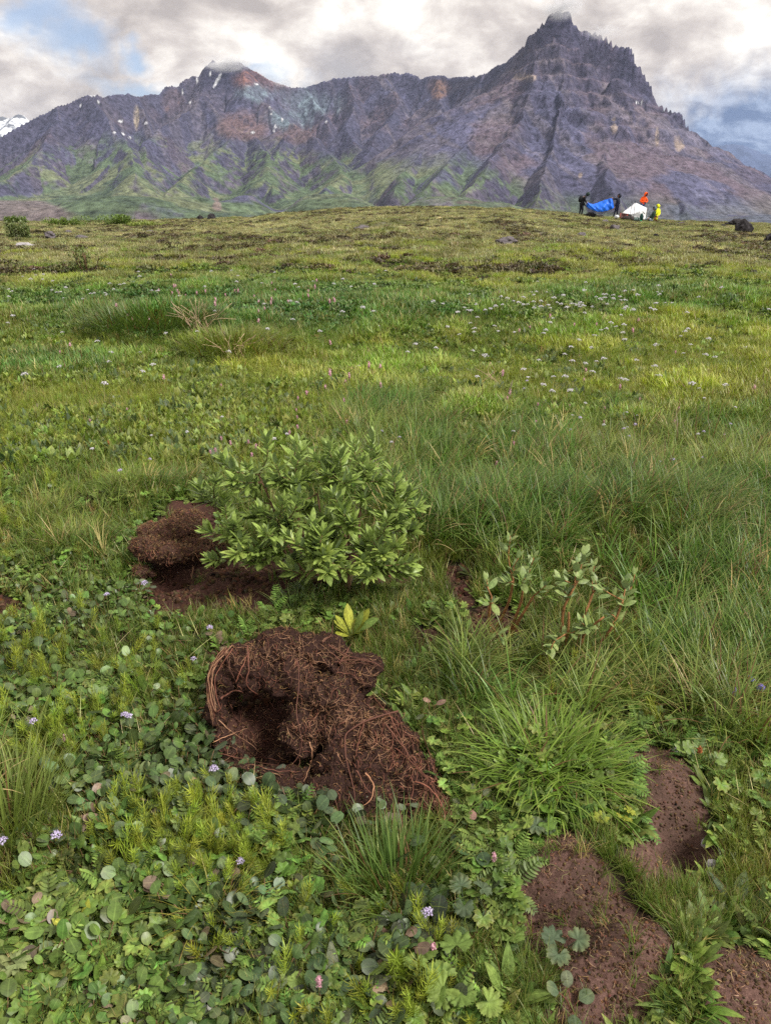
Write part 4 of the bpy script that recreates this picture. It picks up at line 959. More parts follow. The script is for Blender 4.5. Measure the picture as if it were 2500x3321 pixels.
def root_clump():
    E_ = [(790, 2150, .155, .075, .06, .050), (900, 2105, .17, .10, .07, .055), (1040, 2110, .165, .10, .07, .055), (1150, 2170, .12, .08, .07, .055), (725, 2225, .09, .045, .05, .08), (700, 2320, .05, .030, .035, .07), (715, 2410, .01, .035, .03, .045), (930, 2215, .11, .085, .055, .055), (1000, 2270, .085, .07, .06, .06), (820, 2190, .125, .07, .05, .05), (800, 2520, -.02, .06, .03, .03), (930, 2530, -.01, .07, .035, .035),
          (1085, 2270, .10, .085, .08, .06), (1140, 2370, .055, .10, .085, .065), (995, 2370, .04, .065, .07, .06), (1245, 2400, .055, .09, .08, .06), (1120, 2475, .02, .085, .055, .055), (1230, 2500, .03, .08, .06, .05), (1330, 2520, .03, .085, .065, .045), (1400, 2610, .01, .07, .05, .035), (1440, 2670, .0, .04, .035, .022),
          (1070, 2580, .005, .075, .04, .04), (930, 2570, -.01, .07, .03, .03), (1210, 2600, .01, .09, .045, .04), (760, 2450, -.01, .026, .02, .024), (905, 2460, -.05, .04, .03, .03)]
    me = clod_mesh('peat_clod', [ell(*e) for e in E_], .0068, 400)
    root = empty('upturned_sod', (0, 0, 0), 'large upturned clump of dark peat hung with long red roots', 'soil clump')
    clod = obj('peat', me, M_SOD, root); bv = surface([(me, (0, 0, 0))])
    big = [([(1120, 540), (1000, 575), (900, 620), (860, 665), (866, 760), (890, 850), (910, 950), (900, 1020)], .0042), ([(950, 600), (930, 680), (910, 770)], .0032), ([(250, 480), (320, 440), (385, 457)], .0045),
           ([(300, 500), (325, 575), (400, 618)], .0022), ([(380, 220), (392, 330), (378, 410), (450, 470), (440, 520)], .003), ([(245, 580), (300, 640), (400, 700), (460, 760)], .0022),
           ([(630, 280), (636, 420), (625, 560), (650, 680), (630, 770), (560, 810), (400, 782), (300, 760)], .0024), ([(690, 690), (700, 770), (660, 890)], .0025), ([(780, 215), (870, 262), (960, 290), (1045, 325)], .003),
           ([(800, 300), (900, 288), (1000, 302), (1060, 340)], .0027), ([(790, 250), (860, 300), (930, 300), (1010, 320)], .0022), ([(1085, 330), (1075, 400), (1060, 470)], .0026), ([(1060, 600), (1150, 720), (1230, 830), (1330, 930)], .003),
           ([(1240, 640), (1282, 780), (1325, 910), (1370, 1000)], .003), ([(1100, 720), (1170, 770), (1250, 860), (1340, 960)], .0024), ([(960, 840), (1000, 900), (980, 980), (890, 1025)], .0028), ([(920, 830), (955, 900), (1005, 960)], .0025),
           ([(240, 172), (330, 168), (400, 205)], .0026), ([(300, 100), (305, 165), (345, 190)], .0024), ([(410, 170), (470, 130), (540, 125)], .0024), ([(820, 740), (858, 812)], .0016), ([(240, 745), (350, 770), (470, 768), (570, 795)], .0022),
           ([(400, 800), (520, 830), (640, 835)], .002), ([(690, 300), (700, 345), (660, 400)], .002), ([(560, 330), (600, 380), (590, 430)], .0018), ([(820, 350), (890, 360), (960, 400)], .0022), ([(890, 380), (900, 440), (880, 500)], .002),
           ([(270, 250), (300, 330), (330, 400)], .002), ([(330, 400), (365, 300), (395, 240)], .0024), ([(1070, 540), (1120, 640), (1160, 760)], .0022), ([(1000, 470), (1080, 560), (1130, 600)], .0026), ([(760, 560), (770, 640), (800, 700)], .0018),
           ([(430, 640), (520, 600), (600, 610)], .0018), ([(1200, 880), (1290, 930), (1350, 1040), (1330, 1110)], .0026), ([(1150, 1000), (1240, 1010), (1310, 1060)], .0022), ([(860, 1060), (960, 1055), (1060, 1060)], .002),
           ([(220, 690), (300, 655), (385, 620)], .0018), ([(750, 200), (790, 170), (800, 110), (795, 60), (755, 48)], .0028), ([(830, 310), (880, 230), (905, 180)], .0022)]
    for i, (p, r) in enumerate(big): root_obj(root, bv, Q8(p), r, M_ROOTP if i in (5, 7, 15, 20, 36) else M_ROOT, taper=.7)
    for i in range(13):                     # the hanging skein on the left rim
        o = U(-1, 1); root_obj(root, bv, Q8([(300+o*30+U(-12, 12), 235+U(-20, 20)), (238+o*30+U(-10, 10), 300), (208+o*32+U(-10, 10), 375+U(-20, 20)), (212+o*30+U(-12, 12), 480), (232+o*26, 560+U(-60, 60))]), U(.0007, .0019), M_ROOTP if i % 2 == 0 else M_ROOT, 22, 0.006+U(0,.008))
    mb = MB()                               # hair roots, joined
    for i in range(750):
        a, b_ = U(230, 1380), U(130, 1050)
        if b_ < 130+max(0, a-500)*.55-20 or (a > 1000 and b_ < (a-1000)*1.6+300): continue
        if i % 2: th = U(.3, 1.3)
        else: th = U(0, 6.28)
        L = U(12, 60); P = []
        for u in np.linspace(0, 1, 7):
            h = hit(bv, *Q8([(a+L*u*math.cos(th+u*.9), b_+L*u*math.sin(th+u*.9))])[0], U(.002, .009))
            if h is not None: P.append(h)
        if len(P) < 4: continue
        P = np.array(P); 
        if np.abs(np.diff(P, axis=0)).max() > .03: continue
        P[1:-1] = P[1:-1]*.5+(P[:-2]+P[2:])*.25; mb.add(*tube(P, U(.0005, .0011), 3, U(0, 1)))
    for i in range(110):                    # dense red mat on the right flank and lower edge
        t = U(0, 1); a = 1060+300*t+R.normal(0, 45); b_ = 560+430*t+R.normal(0, 60); th = R.normal(.95, .45); L = U(40, 120); P = []
        for u in np.linspace(0, 1, 8):
            h = hit(bv, *Q8([(a+L*u*math.cos(th+u*.5), b_+L*u*math.sin(th+u*.5))])[0], U(.002, .010))
            if h is not None: P.append(h)
        if len(P) > 4:
            P = np.array(P)
            if np.abs(np.diff(P, axis=0)).max() > .04: continue
            P[1:-1] = P[1:-1]*.5+(P[:-2]+P[2:])*.25; mb.add(*tube(P, U(.0006, .0014), 3, U(0, 1)))
    h_ = obj('root_hairs', mb.mesh('root_hairs'), M_ROOT, root); h_['kind'] = 'stuff'
    mb = MB()                               # paler, longer root threads
    for i in range(900):
        t = U(0, 1); side_ = R.random()
        if side_ < .3: a, b_ = U(250, 1050), U(150, 330)
        elif side_ < .55: a, b_ = U(640, 1080), U(330, 760)
        elif side_ < .85: a, b_ = 900+430*t+R.normal(0, 90), 420+560*t+R.normal(0, 90)
        else: a, b_ = U(260, 760), U(560, 900)
        th = U(0, 6.28); L = U(20, 95); cv = R.normal(0, 1.4); P = []; cx_, cy_ = a, b_
        for u in range(9):
            h = hit(bv, *Q8([(cx_, cy_)])[0], U(.003, .008)); th += cv/8+R.normal(0, .22); cx_ += L/8*math.cos(th); cy_ += L/8*math.sin(th)
            if h is not None: P.append(h)
        if len(P) < 5: continue
        P = np.array(P)
        if np.abs(np.diff(P, axis=0)).max() > .03 or (P[:, 2] < -.12).any(): continue
        P[1:-1] = P[1:-1]*.5+(P[:-2]+P[2:])*.25; mb.add(*tube(P, np.linspace(U(.0006, .0010), .0003, len(P)), 3, U(0, 1)))
    h_ = obj('root_threads', mb.mesh('root_threads'), M_ROOTP, root); h_['kind'] = 'stuff'
    on_surface('sod_crumbs', CRUMBS, me, 9000, [.050, .028, .022], (.15, .6), 'crumbs of dark peat on the large upturned clump')
    on_surface('sod_fibres', FIBRES, me, 1300, [.15, .085, .055], (.4, 1.1), 'short root fibres bristling from the large peat clump', lift=.002)
    # upper sod by the shrub
    E2 = [(545, 1730, .115, .125, .09, .060), (610, 1700, .11, .08, .07, .06), (480, 1775, .09, .08, .06, .05), (560, 1795, .095, .11, .05, .038), (630, 1780, .08, .08, .06, .045), (690, 1790, .01, .09, .06, .035), (470, 1860, .01, .05, .03, .035)]
    me2 = clod_mesh('soil_mound', [ell(*e) for e in E2], .0075, 430, .85)
    r2 = empty('soil_mound', (0, 0, 0), 'crumbly brown soil mound over a dark burrow left of the leafy willow', 'soil mound')
    obj('soil', me2, M_SOD2, r2); b2 = surface([(me2, (0, 0, 0))])
    for p in [[(352+.66*200, 1350+.66*690), (350+.66*270, 1350+.66*660)], ]: pass
    for i in range(14):
        x0 = U(430, 640); y0 = U(1780, 1870); root_obj(r2, b2, [(x0, y0), (x0+U(-10, 14), y0+U(10, 22)), (x0+U(-14, 20), y0+U(25, 50))], U(.0012, .002), M_ROOT if i % 2 else M_ROOTP, 10)
    on_surface('mound_crumbs', CRUMBS, me2, 5000, [.085, .046, .036], (.2, .9), 'crumbs of brown soil on the mound by the willow')
    on_surface('mound_fibres', FIBRES, me2, 1300, [.15, .09, .06], (.5, 1.2), 'short fibres in the brown soil mound', lift=.002)
    # crumbs and fibres on the bare ground
    x, y = spread(150000, .75, 3.6, power=1.6); b = bareness(x, y); x, y = keep(x, y, b*.9); k = len(x)
    scatter('soil_crumbs', CRUMBS, x, y, U(0, 6.28, k), U(.2, 1.0, k)**2.4*.95, jit(ZT([.078, .046, .038]), k, .35), 'crumbs and grit of brown soil on the bare patches', tilt=1)
    x, y = spread(60000, .75, 3.6, power=1.6); b = bareness(x, y); x, y = keep(x, y, b*.22); k = len(x)
    scatter('soil_fibres', FIBRES, x, y, U(0, 6.28, k), U(.5, 1.3, k), jit(ZT([.15, .095, .070]), k, .35), 'fine dry root fibres strewn over the bare soil', tilt=.2, dz=.001)
root_clump()
def coarse():
    x, y = spread(40000, 1.3, 3.2, power=1.3); b = bareness(x, y, -.005, DARK); x, y = keep(x, y, b*.8*(fbm2(x*9, y*9, 3, 77) > .45)); k = len(x)
    scatter('soil_clods', CRUMBS, x, y, U(0, 6.28, k), U(.6, 3.2, k), jit(ZT([.050, .028, .023]), k, .35), 'loose dark clods of dug earth below the willow and in the hollow', tilt=1)
coarse()

# ------------------------------------------------------------------ willows
M_BARK = plain('willow_bark', (.16, .095, .055), .8, .2, .35, 60, .4); M_BARKO = plain('orange_willow_bark', (.26, .125, .050), .7, .2, .35, 60, .3)
M_WL = leafmat('willow_leaf', veins=True, col=(.165, .25, .066), rough=.40, transl=.28, spec=.4, var=.26, tip=(.25, .30, .10), tipamt=.25, under=.75); M_WL2 = leafmat('grey_willow_leaf', veins=True, col=(.115, .180, .070), rough=.45, transl=.22, spec=.4, var=.26, tip=(.30, .28, .14), tipamt=.4, under=.8)
def leaf_shapes(nm, Lr, W, n, curl=(.1, .9)):
    out = []
    for _ in range(n):
        mb = MB(); L = U(*Lr); leaf(mb, (0, 0, 0), 0, L, L*U(*W), 0, U(0, 1), 'willow', U(*curl), 7, U(.12, .34), U(-.1, .1)); out.append(mb.mesh(nm))
    return out
def basis(d, roll):
    d = Vector(d).normalized(); q = d.to_track_quat('X', 'Z'); return q.to_matrix().to_4x4() @ Matrix.Rotation(roll, 4, 'X')
def willow(label, base, tips, mains, Lr, W, leafm, barkm, nleaf=(9, 14), top_r=.004, maxparts=300, lenleaf=.11):
    root = empty('willow_shrub', base[0], label, 'willow'); off = np.array(base[0]); shapes = leaf_shapes('leaf', Lr, W, 9); placed = []
    ms = []
    for (b0, t) in mains:
        b0 = np.array(b0); t = np.array(t); mid = (b0+t)/2+np.array([(t[0]-b0[0])*.12, (t[1]-b0[1])*.1, -.12*np.linalg.norm(t-b0)]) + R.normal(0, .012, 3)
        P = spline([b0-[0, 0, .03], b0*.7+mid*.3+R.normal(0, .006, 3), mid, mid*.5+t*.5+R.normal(0, .01, 3), t], 18); ms.append(P)
        mb = MB(); mb.add(*tube(P-off, top_r*np.linspace(1.7, .75, 18)*(1+.1*np.sin(np.arange(18)*2.1)), 7)); obj('stem', mb.mesh('stem'), barkm, root)
    for t in tips:
        t = np.array(t); best = None
        for P in ms:
            for i in range(6, len(P)):
                d = np.linalg.norm(P[i]-t); c = d + (.25 if P[i][2] > t[2] else 0) + abs(d-.14)*.3
                if best is None or c < best[0]: best = (c, P[i], P[i]-P[i-1])
        a = best[1]; v = t-a; mid = a+v*.5+np.array([v[0]*.1, v[1]*.1, -.06*np.linalg.norm(v)])+R.normal(0, .006, 3)
        P = spline([a, mid, t], 12); mb = MB(); mb.add(*tube(P-off, top_r*np.linspace(.65, .3, 12), 5)); obj('twig', mb.mesh('twig'), barkm, root)
        # leaves spiral up the last stretch, upright and crowded at the tip
        seg = np.linalg.norm(np.diff(P, axis=0), axis=1).sum(); n = int(R.integers(*nleaf)); ll = min(lenleaf, seg*.9)
        for j in range(n):
            u = 1-(j/n)**1.2*ll/seg; k = u*11; i = min(10, int(k)); p = P[i]+(P[i+1]-P[i])*(k-i); ax = Vector(P[min(11, i+1)]-P[max(0, i-1)]).normalized()
            ax = (ax+Vector((0, 0, .5))).normalized(); th = j*2.4+U(-.3, .3); pe = ax.orthogonal().normalized(); pe = Matrix.Rotation(th, 3, ax) @ pe
            rise = 1.08-.55*j/n if j > 1 else 1.3; d = pe*math.cos(rise)+ax*math.sin(rise)
            s = U(.62, 1.12)*(.72 if j < 2 else 1); 
            z = d.cross(Vector((0, 0, 1))); 
            if z.length < .05: z = Vector((1, 0, 0))
            nrm = z.cross(d).normalized()
            if nrm.z < 0: nrm = -nrm
            lat = nrm.cross(d).normalized(); M = Matrix((d, lat, nrm)).transposed().to_4x4() @ Matrix.Rotation(U(-.6, .6), 4, 'X')
            M = Matrix.Translation(Vector(p)-Vector(off)) @ M @ Matrix.Scale(s, 4); placed.append(M)
    R.shuffle(placed)
    order = sorted(range(len(placed)), key=lambda i: placed[i].translation.y)   # nearest first
    for c, i in enumerate(order):
        me = shapes[i % len(shapes)]
        if c < maxparts: o = obj('leaf', me, leafm, root); o.matrix_local = placed[i]
    rest = [(placed[i], shapes[i % len(shapes)]) for i in order[maxparts:]]
    if rest:
        mb = MB()
        for M, me in rest:
            co = np.empty(len(me.vertices)*3, np.float32); me.vertices.foreach_get('co', co); co = co.reshape(-1, 3); Mn = np.array(M)
            mb.add(co@Mn[:3, :3].T+Mn[:3, 3], np.array([tuple(p.vertices)for p in me.polygons]), (.5, U(0, 1), 0))
        o = obj('foliage', mb.mesh('foliage'), leafm, root); o['kind'] = 'stuff'
    return root
def gp(px, py): x, y, z = on_ground(px, py); return np.array([x, y, gz(x, y)])
def big_willow():
    B = [gp(1130, 1950), gp(1080, 1930), gp(1010, 1900), gp(1170, 1940), gp(900, 1880)]
    tp = [(723, 1490), (700, 1560), (647, 1575), (667, 1720), (680, 1815), (773, 1746), (845, 1654), (865, 1420), (892, 1502), (978, 1460), (1024, 1486), (1070, 1482), (1103, 1475), (1149, 1440), (1209, 1420), (1222, 1462), (958, 1568), (1063, 1548), (1116, 1660), (1281, 1601),
          (1328, 1594), (1355, 1647), (1341, 1720), (1242, 1799), (1290, 1770), (1169, 1773), (1024, 1812), (964, 1812), (1063, 1859), (812, 1673), (746, 1581), (799, 1515), (1235, 1561), (1143, 1693), (760, 1700), (1190, 1520), (920, 1620), (1000, 1640), (870, 1570), (1080, 1600), (1180, 1610), (1250, 1680), (1300, 1700),
          (940, 1700), (860, 1730), (1050, 1720), (1200, 1740), (730, 1640), (820, 1600), (1000, 1550), (1140, 1560), (1270, 1520), (1180, 1850), (890, 1790), (1100, 1780)]
    for _ in range(30):
        a = U(0, 6.28); q = math.sqrt(U(0, 1)); tp.append((1010+330*q*math.cos(a), 1620+190*q*math.sin(a)))
    for _ in range(16): tp.append((U(760, 1340), U(1780, 1890)))
    tips = []
    for px, py in tp:
        f = (1870-py)/460.; y = 2.42+.50*f+U(-.10, .16); tips.append(np.array(at_y(px, py, y)))
    mains = []
    for px, py, k, dy in [(700, 1640, 4, .55), (760, 1740, 4, .35), (840, 1540, 2, .60), (950, 1560, 2, .5), (1030, 1600, 1, .45), (1090, 1550, 0, .5), (1180, 1560, 0, .55), (1270, 1640, 3, .4), (1210, 1760, 3, .15), (1040, 1800, 1, .08), (900, 1700, 2, .3), (1120, 1700, 0, .2)]:
        mains.append((B[k], np.array(at_y(px, py, 2.45+dy*.7))))
    willow('bushy bright green willow in the centre beside the soil mound', B, tips, mains, (.044, .074), (.27, .36), M_WL, M_BARK, (27, 38), .0046, lenleaf=.16)
def small_willow():
    B = [gp(1770, 2145), gp(1760, 2120), gp(1640, 2080)]; B2 = gp(1600, 2060)
    C7 = lambda x, y: (1500+x*.3904, 1650+y*.3904)
    tp = [(395, 250), (470, 420), (590, 430), (440, 520), (200, 610), (190, 800), (370, 640), (340, 1090), (955, 470), (1010, 400), (1090, 500), (800, 600), (830, 700), (960, 600), (1160, 690), (1350, 640), (1430, 560), (1330, 800), (1200, 900), (1250, 960), (980, 960), (1040, 1010), (930, 1040), (780, 1110), (730, 1200), (880, 750), (520, 600), (1100, 620), (690, 660)]
    tips = [np.array(at_y(*C7(a, b_-25), 2.02+.22*(1200-b_)/900+U(-.03, .05))) for a, b_ in tp]
    mains = [(B[0], np.array(at_y(*C7(1330, 760), 2.12))), (B[0], np.array(at_y(*C7(1170, 900), 2.08))), (B[1], np.array(at_y(*C7(930, 640), 2.16))), (B[1], np.array(at_y(*C7(880, 860), 2.10))), (B[2], np.array(at_y(*C7(590, 720), 2.18))), (B[2], np.array(at_y(*C7(500, 640), 2.2))), (B2, np.array(at_y(*C7(420, 600), 2.22))), (B2, np.array(at_y(*C7(240, 730), 2.15))), (B[0], np.array(at_y(*C7(1080, 700), 2.2)))]
    willow('sparse young willow with orange stems in front of the long grass', B, tips, mains, (.042, .070), (.38, .50), M_WL2, M_BARKO, (6, 10), .0046, lenleaf=.085)
big_willow(); small_willow()

# ------------------------------------------------------------------ tussocks and single plants of the foreground
def tuss_mat(nm, c): return leafmat(nm, c, .42, .30, tip=(.34, .32, .10), tipamt=.7, var=.32)
def tussock(px, py, label, n, r, Lr, w, col, lean=(.15, 1.15), curl=(.3, 1.5), seg=7, bias=0., wind=0.):
    p = gp(px, py); root = empty('grass_tussock', p, label, 'tussock'); mb = MB()
    for _ in range(n):
        q = r*math.sqrt(U(0, 1)); b = U(0, 6.28); az = b+R.normal(0, .6) if R.random() > bias else R.normal(wind, .5)
        out = q/r; blade(mb, (q*math.cos(b), q*math.sin(b)), az, U(*Lr), w*U(.7, 1.25), (lean[0]+(lean[1]-lean[0])*out)*U(.5, 1.15), U(*curl), U(0, 1), seg, 1. if R.random() < .07 else 0.)
    o = obj('blades', mb.mesh('blades'), tuss_mat('tussock_grass', col), root); o['kind'] = 'stuff'; return root
tussock(1780, 2540, 'thick bright green tussock between the soil clump and the bare soil', 900, .15, (.07, .20), .0025, (.095, .175, .025), lean=(.2, 1.5), curl=(.2, 1.6), bias=.30, wind=.3)
tussock(430, 1620, 'bright green tuft of grass behind the soil mound', 420, .12, (.10, .20), .0018, (.095, .170, .028))
tussock(250, 1765, 'yellow green tuft of grass left of the soil mound', 420, .13, (.08, .17), .0018, (.125, .185, .028))
tussock(30, 2700, 'tall stiff grass tuft at the near left of the creeping willow', 260, .10, (.14, .26), .0022, (.085, .140, .036), lean=(.1, .8), curl=(.1, .8))
tussock(1290, 2900, 'upright dark green grass tuft below the red roots', 230, .085, (.12, .21), .0022, (.060, .120, .030), lean=(.05, .7), curl=(.1, .8))
tussock(700, 2990, 'thin yellow grass tuft among the creeping willow leaves', 150, .05, (.08, .17), .0010, (.17, .19, .040), curl=(.6, 2.2))
tussock(960, 2010, 'small blue green grass tuft just above the large peat clump', 90, .05, (.08, .16), .0018, (.075, .130, .040))
tussock(500, 1090, 'dark green rushy tussock half way up the meadow', 1300, .75, (.14, .32), .0055, (.060, .105, .032), seg=4, lean=(.1, .9))
tussock(760, 1150, 'olive green tussock behind the pale dry stalks', 600, .55, (.16, .34), .005, (.085, .125, .030), seg=4)
tussock(1640, 1690, 'dark long grass tussock behind the sparse young willow', 800, .22, (.16, .32), .0018, (.050, .100, .026), bias=.3, lean=(.1, 1.2))
tussock(2150, 1720, 'long grass tussock leaning right beside the young willow', 900, .26, (.16, .34), .0018, (.075, .125, .032), bias=.6, wind=.2, lean=(.2, 1.2))

M_L = {c: leafmat('leaf_'+c, v, .62, .14, veins=True, spec=.22, tip=(.25, .22, .07), tipamt=.3, var=.25, under=.12, speck=.3) for c, v in {'fresh': (.080, .140, .036), 'pale': (.13, .18, .085), 'blue': (.042, .070, .044), 'grey': (.070, .095, .068), 'yellow': (.16, .20, .03), 'pink': (.19, .13, .125), 'dark': (.045, .085, .035)}.items()}
def plant(px, py, nm, label, cat, kind, n, size, colr, up=(.2, .9), h=(.02, .05), spreadr=.05, col2=None):
    p = gp(px, py); root = empty(nm, p, label, cat)
    for i in range(n):
        az = 2*math.pi*i/n+U(-.5, .5); q = U(.25, 1)*spreadr; s = U(*size); mb = MB(); hh = U(*h)
        b = (q*math.cos(az), q*math.sin(az), hh)
        if kind == 'lobed': lobed(mb, (0, 0, 0), az, s, U(-.4, .25), U(-.35, .45), U(0, 1), int(R.integers(7, 10)), U(.16, .26), 6)
        elif kind == 'feather': b = (0, 0, .01); feather_leaf(mb, (0, 0, 0), az, s, U(*up), 12, U(0, 1))
        else: leaf(mb, (0, 0, 0), az, s, s*(U(.75, .92) if kind == 'round' else U(.28, .38)), U(*up), U(0, 1), kind, U(.1, .9), 9, U(.05, .25), U(-.35, .35))
        if kind in ('lance', 'oar'): b = (.01*math.cos(az), .01*math.sin(az), .01)
        if kind in ('lobed', 'round'):
            st = MB(); stem(st, spline([(0, 0, -.01), (b[0]*.4, b[1]*.4, hh*.6), b], 6), .0011, .5, 0., 4); obj('stalk', st.mesh('stalk'), M_ROOT if kind == 'round' else M_L[colr], root)
        c = colr if not col2 or R.random() > .35 else col2
        obj('leaf', mb.mesh('leaf'), M_L[c], root, b)
    return root
LP = 'lobed_leaf_plant'
plant(1345, 3150, LP, 'lobed green plant nearest the camera left of the soil', 'plant', 'lobed', 3, (.024, .032), 'fresh', h=(.05, .09))
plant(1470, 3270, LP, 'large lobed leaves at the near edge below the white flower', 'plant', 'lobed', 5, (.026, .038), 'fresh', h=(.04, .09), spreadr=.07)
plant(1505, 2985, LP, 'blue green lobed leaves beside the lilac white flower', 'plant', 'lobed', 3, (.022, .030), 'blue', h=(.05, .08))
plant(1755, 2760, LP, 'single blue green lobed leaf at the upper edge of the long soil patch', 'plant', 'lobed', 2, (.022, .030), 'blue', h=(.03, .05), spreadr=.025)
plant(1810, 3120, LP, 'drooping grey green lobed leaves lying on the soil edge', 'plant', 'lobed', 3, (.022, .030), 'blue', h=(.04, .07))
plant(1640, 3060, LP, 'small fresh lobed leaf over the left edge of the soil', 'plant', 'lobed', 2, (.025, .03), 'fresh', h=(.03, .05), spreadr=.03)
plant(1990, 2700, LP, 'cluster of yellowish lobed leaves under the bright tussock', 'plant', 'lobed', 7, (.018, .026), 'yellow', h=(.02, .06), spreadr=.07, col2='fresh')
plant(1900, 2640, LP, 'cluster of fresh lobed leaves between tussock and burrowed soil', 'plant', 'lobed', 6, (.018, .024), 'fresh', h=(.02, .05), spreadr=.06)
plant(60, 3190, LP, 'pale torn leaf at the near left corner', 'plant', 'lobed', 2, (.030, .036), 'pale', h=(.05, .07), spreadr=.02)
plant(620, 2240, LP, 'bright green lobed leaves left of the peat clump', 'plant', 'lobed', 5, (.020, .030), 'fresh', h=(.02, .05), spreadr=.06)
plant(460, 2200, LP, 'star shaped green leaves among the creeping willow', 'plant', 'lobed', 3, (.028, .034), 'fresh', h=(.03, .05), spreadr=.04)
plant(1140, 2070, 'broad_leaf_rosette', 'yellow green rosette of broad leaves above the peat clump', 'plant', 'oar', 14, (.07, .12), 'yellow', up=(.6, 1.3), col2='fresh')
plant(1650, 3250, 'broad_leaf_rosette', 'upright green leaf rosette left of the lowest soil patch', 'plant', 'lance', 9, (.06, .09), 'fresh', up=(.5, 1.3))
plant(2210, 3110, 'broad_leaf_rosette', 'small oval leaves between the two lowest soil patches', 'plant', 'oar', 8, (.03, .05), 'fresh', up=(.2, 1.0))
plant(1240, 2790, 'broad_leaf_rosette', 'green oval leaves under the hanging roots', 'plant', 'oar', 7, (.04, .06), 'fresh', up=(.4, 1.1))
plant(2380, 2960, 'broad_leaf_rosette', 'blue green pointed leaves right of the long soil patch', 'plant', 'lance', 6, (.06, .085), 'blue', up=(.2, .8))
plant(260, 3060, 'broad_leaf_rosette', 'yellow and green upright leaves among waxy round ones', 'plant', 'oar', 6, (.06, .08), 'yellow', up=(.5, 1.2))
plant(1090, 3260, 'broad_leaf_rosette', 'long grey leaf and oval leaves at the near edge', 'plant', 'lance', 4, (.10, .13), 'grey', up=(.5, 1.0), col2='fresh')
FE = 'feathery_plant'
plant(1000, 2960, FE, 'dark green feathery leaves beside the upright grass tuft', 'plant', 'feather', 7, (.08, .12), 'fresh')
plant(1180, 3130, FE, 'feathery leaves hanging towards the near edge', 'plant', 'feather', 5, (.09, .13), 'dark', up=(.1, .9), col2='fresh')
plant(470, 3130, FE, 'finely cut green leaves low at the near left', 'plant', 'feather', 8, (.06, .09), 'fresh', up=(.2, 1.1))
plant(2130, 2170, FE, 'dark feathery leaves under the long grass right of the young willow', 'plant', 'feather', 9, (.07, .11), 'dark')
plant(2260, 2420, FE, 'feathery leaves at the upper edge of the burrowed soil', 'plant', 'feather', 7, (.06, .10), 'fresh')
RW = 'creeping_willow_plant'
for (px, py, lab, n, s, c, c2) in [(270, 2900, 'biggest dark waxy round leaf cluster near the left corner', 5, (.034, .044), 'blue', None), (410, 2590, 'pinkish grey round leaves left of the peat clump', 6, (.028, .038), 'grey', 'pink'), (560, 2620, 'overlapping grey green round leaves beside the pinkish ones', 7, (.026, .034), 'blue', 'grey'),
        (945, 2600, 'dark round leaves against the lower rim of the peat clump', 7, (.024, .032), 'blue', None), (790, 2460, 'lone round leaf standing before the dark hollow', 2, (.022, .026), 'blue', None), (1100, 2650, 'round leaf on a long stalk below the thick root', 3, (.024, .03), 'blue', None), (1280, 2630, 'round leaves beside the lower right root mat', 4, (.02, .026), 'grey', None),
        (870, 2730, 'round leaves with one reddish one under the peat clump', 4, (.024, .03), 'blue', 'pink'), (190, 2760, 'round leaves around the lilac flower at the left', 6, (.028, .036), 'blue', None), (560, 3010, 'speckled dark round leaf by the yellow grass tuft', 4, (.03, .036), 'blue', 'grey'), (1395, 2330, 'pale grey dry round leaves right of the peat clump', 3, (.026, .036), 'pink', 'grey'),
        (1530, 2650, 'small pale dead leaves between roots and tussock', 4, (.022, .028), 'pink', 'grey'), (640, 2330, 'round leaf beside the hanging skein of roots', 5, (.024, .03), 'blue', None), (150, 3230, 'waxy round leaves at the near left edge', 6, (.03, .036), 'blue', 'grey'), (850, 3240, 'large round leaves at the middle of the near edge', 6, (.032, .042), 'blue', 'dark'), (620, 3200, 'waxy leaves right of the finely cut plant', 6, (.03, .038), 'blue', 'grey'),
        (1850, 3290, 'grey blue round leaves on the lowest soil patch', 4, (.028, .034), 'blue', 'grey'), (450, 1930, 'grey leaved creeping willow at the mouth of the burrow', 9, (.022, .03), 'grey', 'blue')]:
    plant(px, py, RW, lab, 'creeping willow', 'round', n, s, c, up=(-.1, 1.0), h=(.02, .05), spreadr=.05, col2=c2)
# single stones on the soil
def stone_mesh(nm, seed, f=(1, 1, .7), rough=.5, sub=None):
    V, Fq = (IV, IF) if sub is None else ico(sub); q = V*(1+rough*(fbm3(V*1.0+5, 1.4, 4, seed)-.5)*1.6)[:, None]
    q = np.round(q*3.2)/3.2*.35+q*.65; return mesh_np(nm, q*np.array(f), Fq, False)
M_STONE = plain('pale_stone', (.36, .34, .36), .8, .3, .2, 60, .4); M_LAVA = plain('black_lava_rock', (.030, .027, .030), .9, .2, .5, 3.5, .8); M_GREYR = plain('grey_rock', (.13, .115, .125), .9, .2, .3, 4, .6)
for px, py, s, lab in [(2290, 2735, .014, 'pale upright stone at the rim of the burrow'), (2312, 2793, .017, 'white stone lying below the burrow'), (2190, 2455, .020, 'pale grey stone at the top of the burrowed soil'), (2370, 2480, .020, 'bluish stone in the grass above the burrowed soil'), (1585, 2040, .012, 'small grey stone on the litter by the young willow'), (1395, 2065, .030, 'clod of soil in the grass right of the peat clump')]:
    p = gp(px, py); o = obj('stone', stone_mesh('stone', int(px), (1, .8, .75)), M_STONE if s < .03 else M_SOD2, loc=p+[0, 0, s*.1]); o.scale = (s, s, s); o.rotation_euler = (U(-.3, .3), 0, U(0, 6)); tag(o, lab, 'stone')

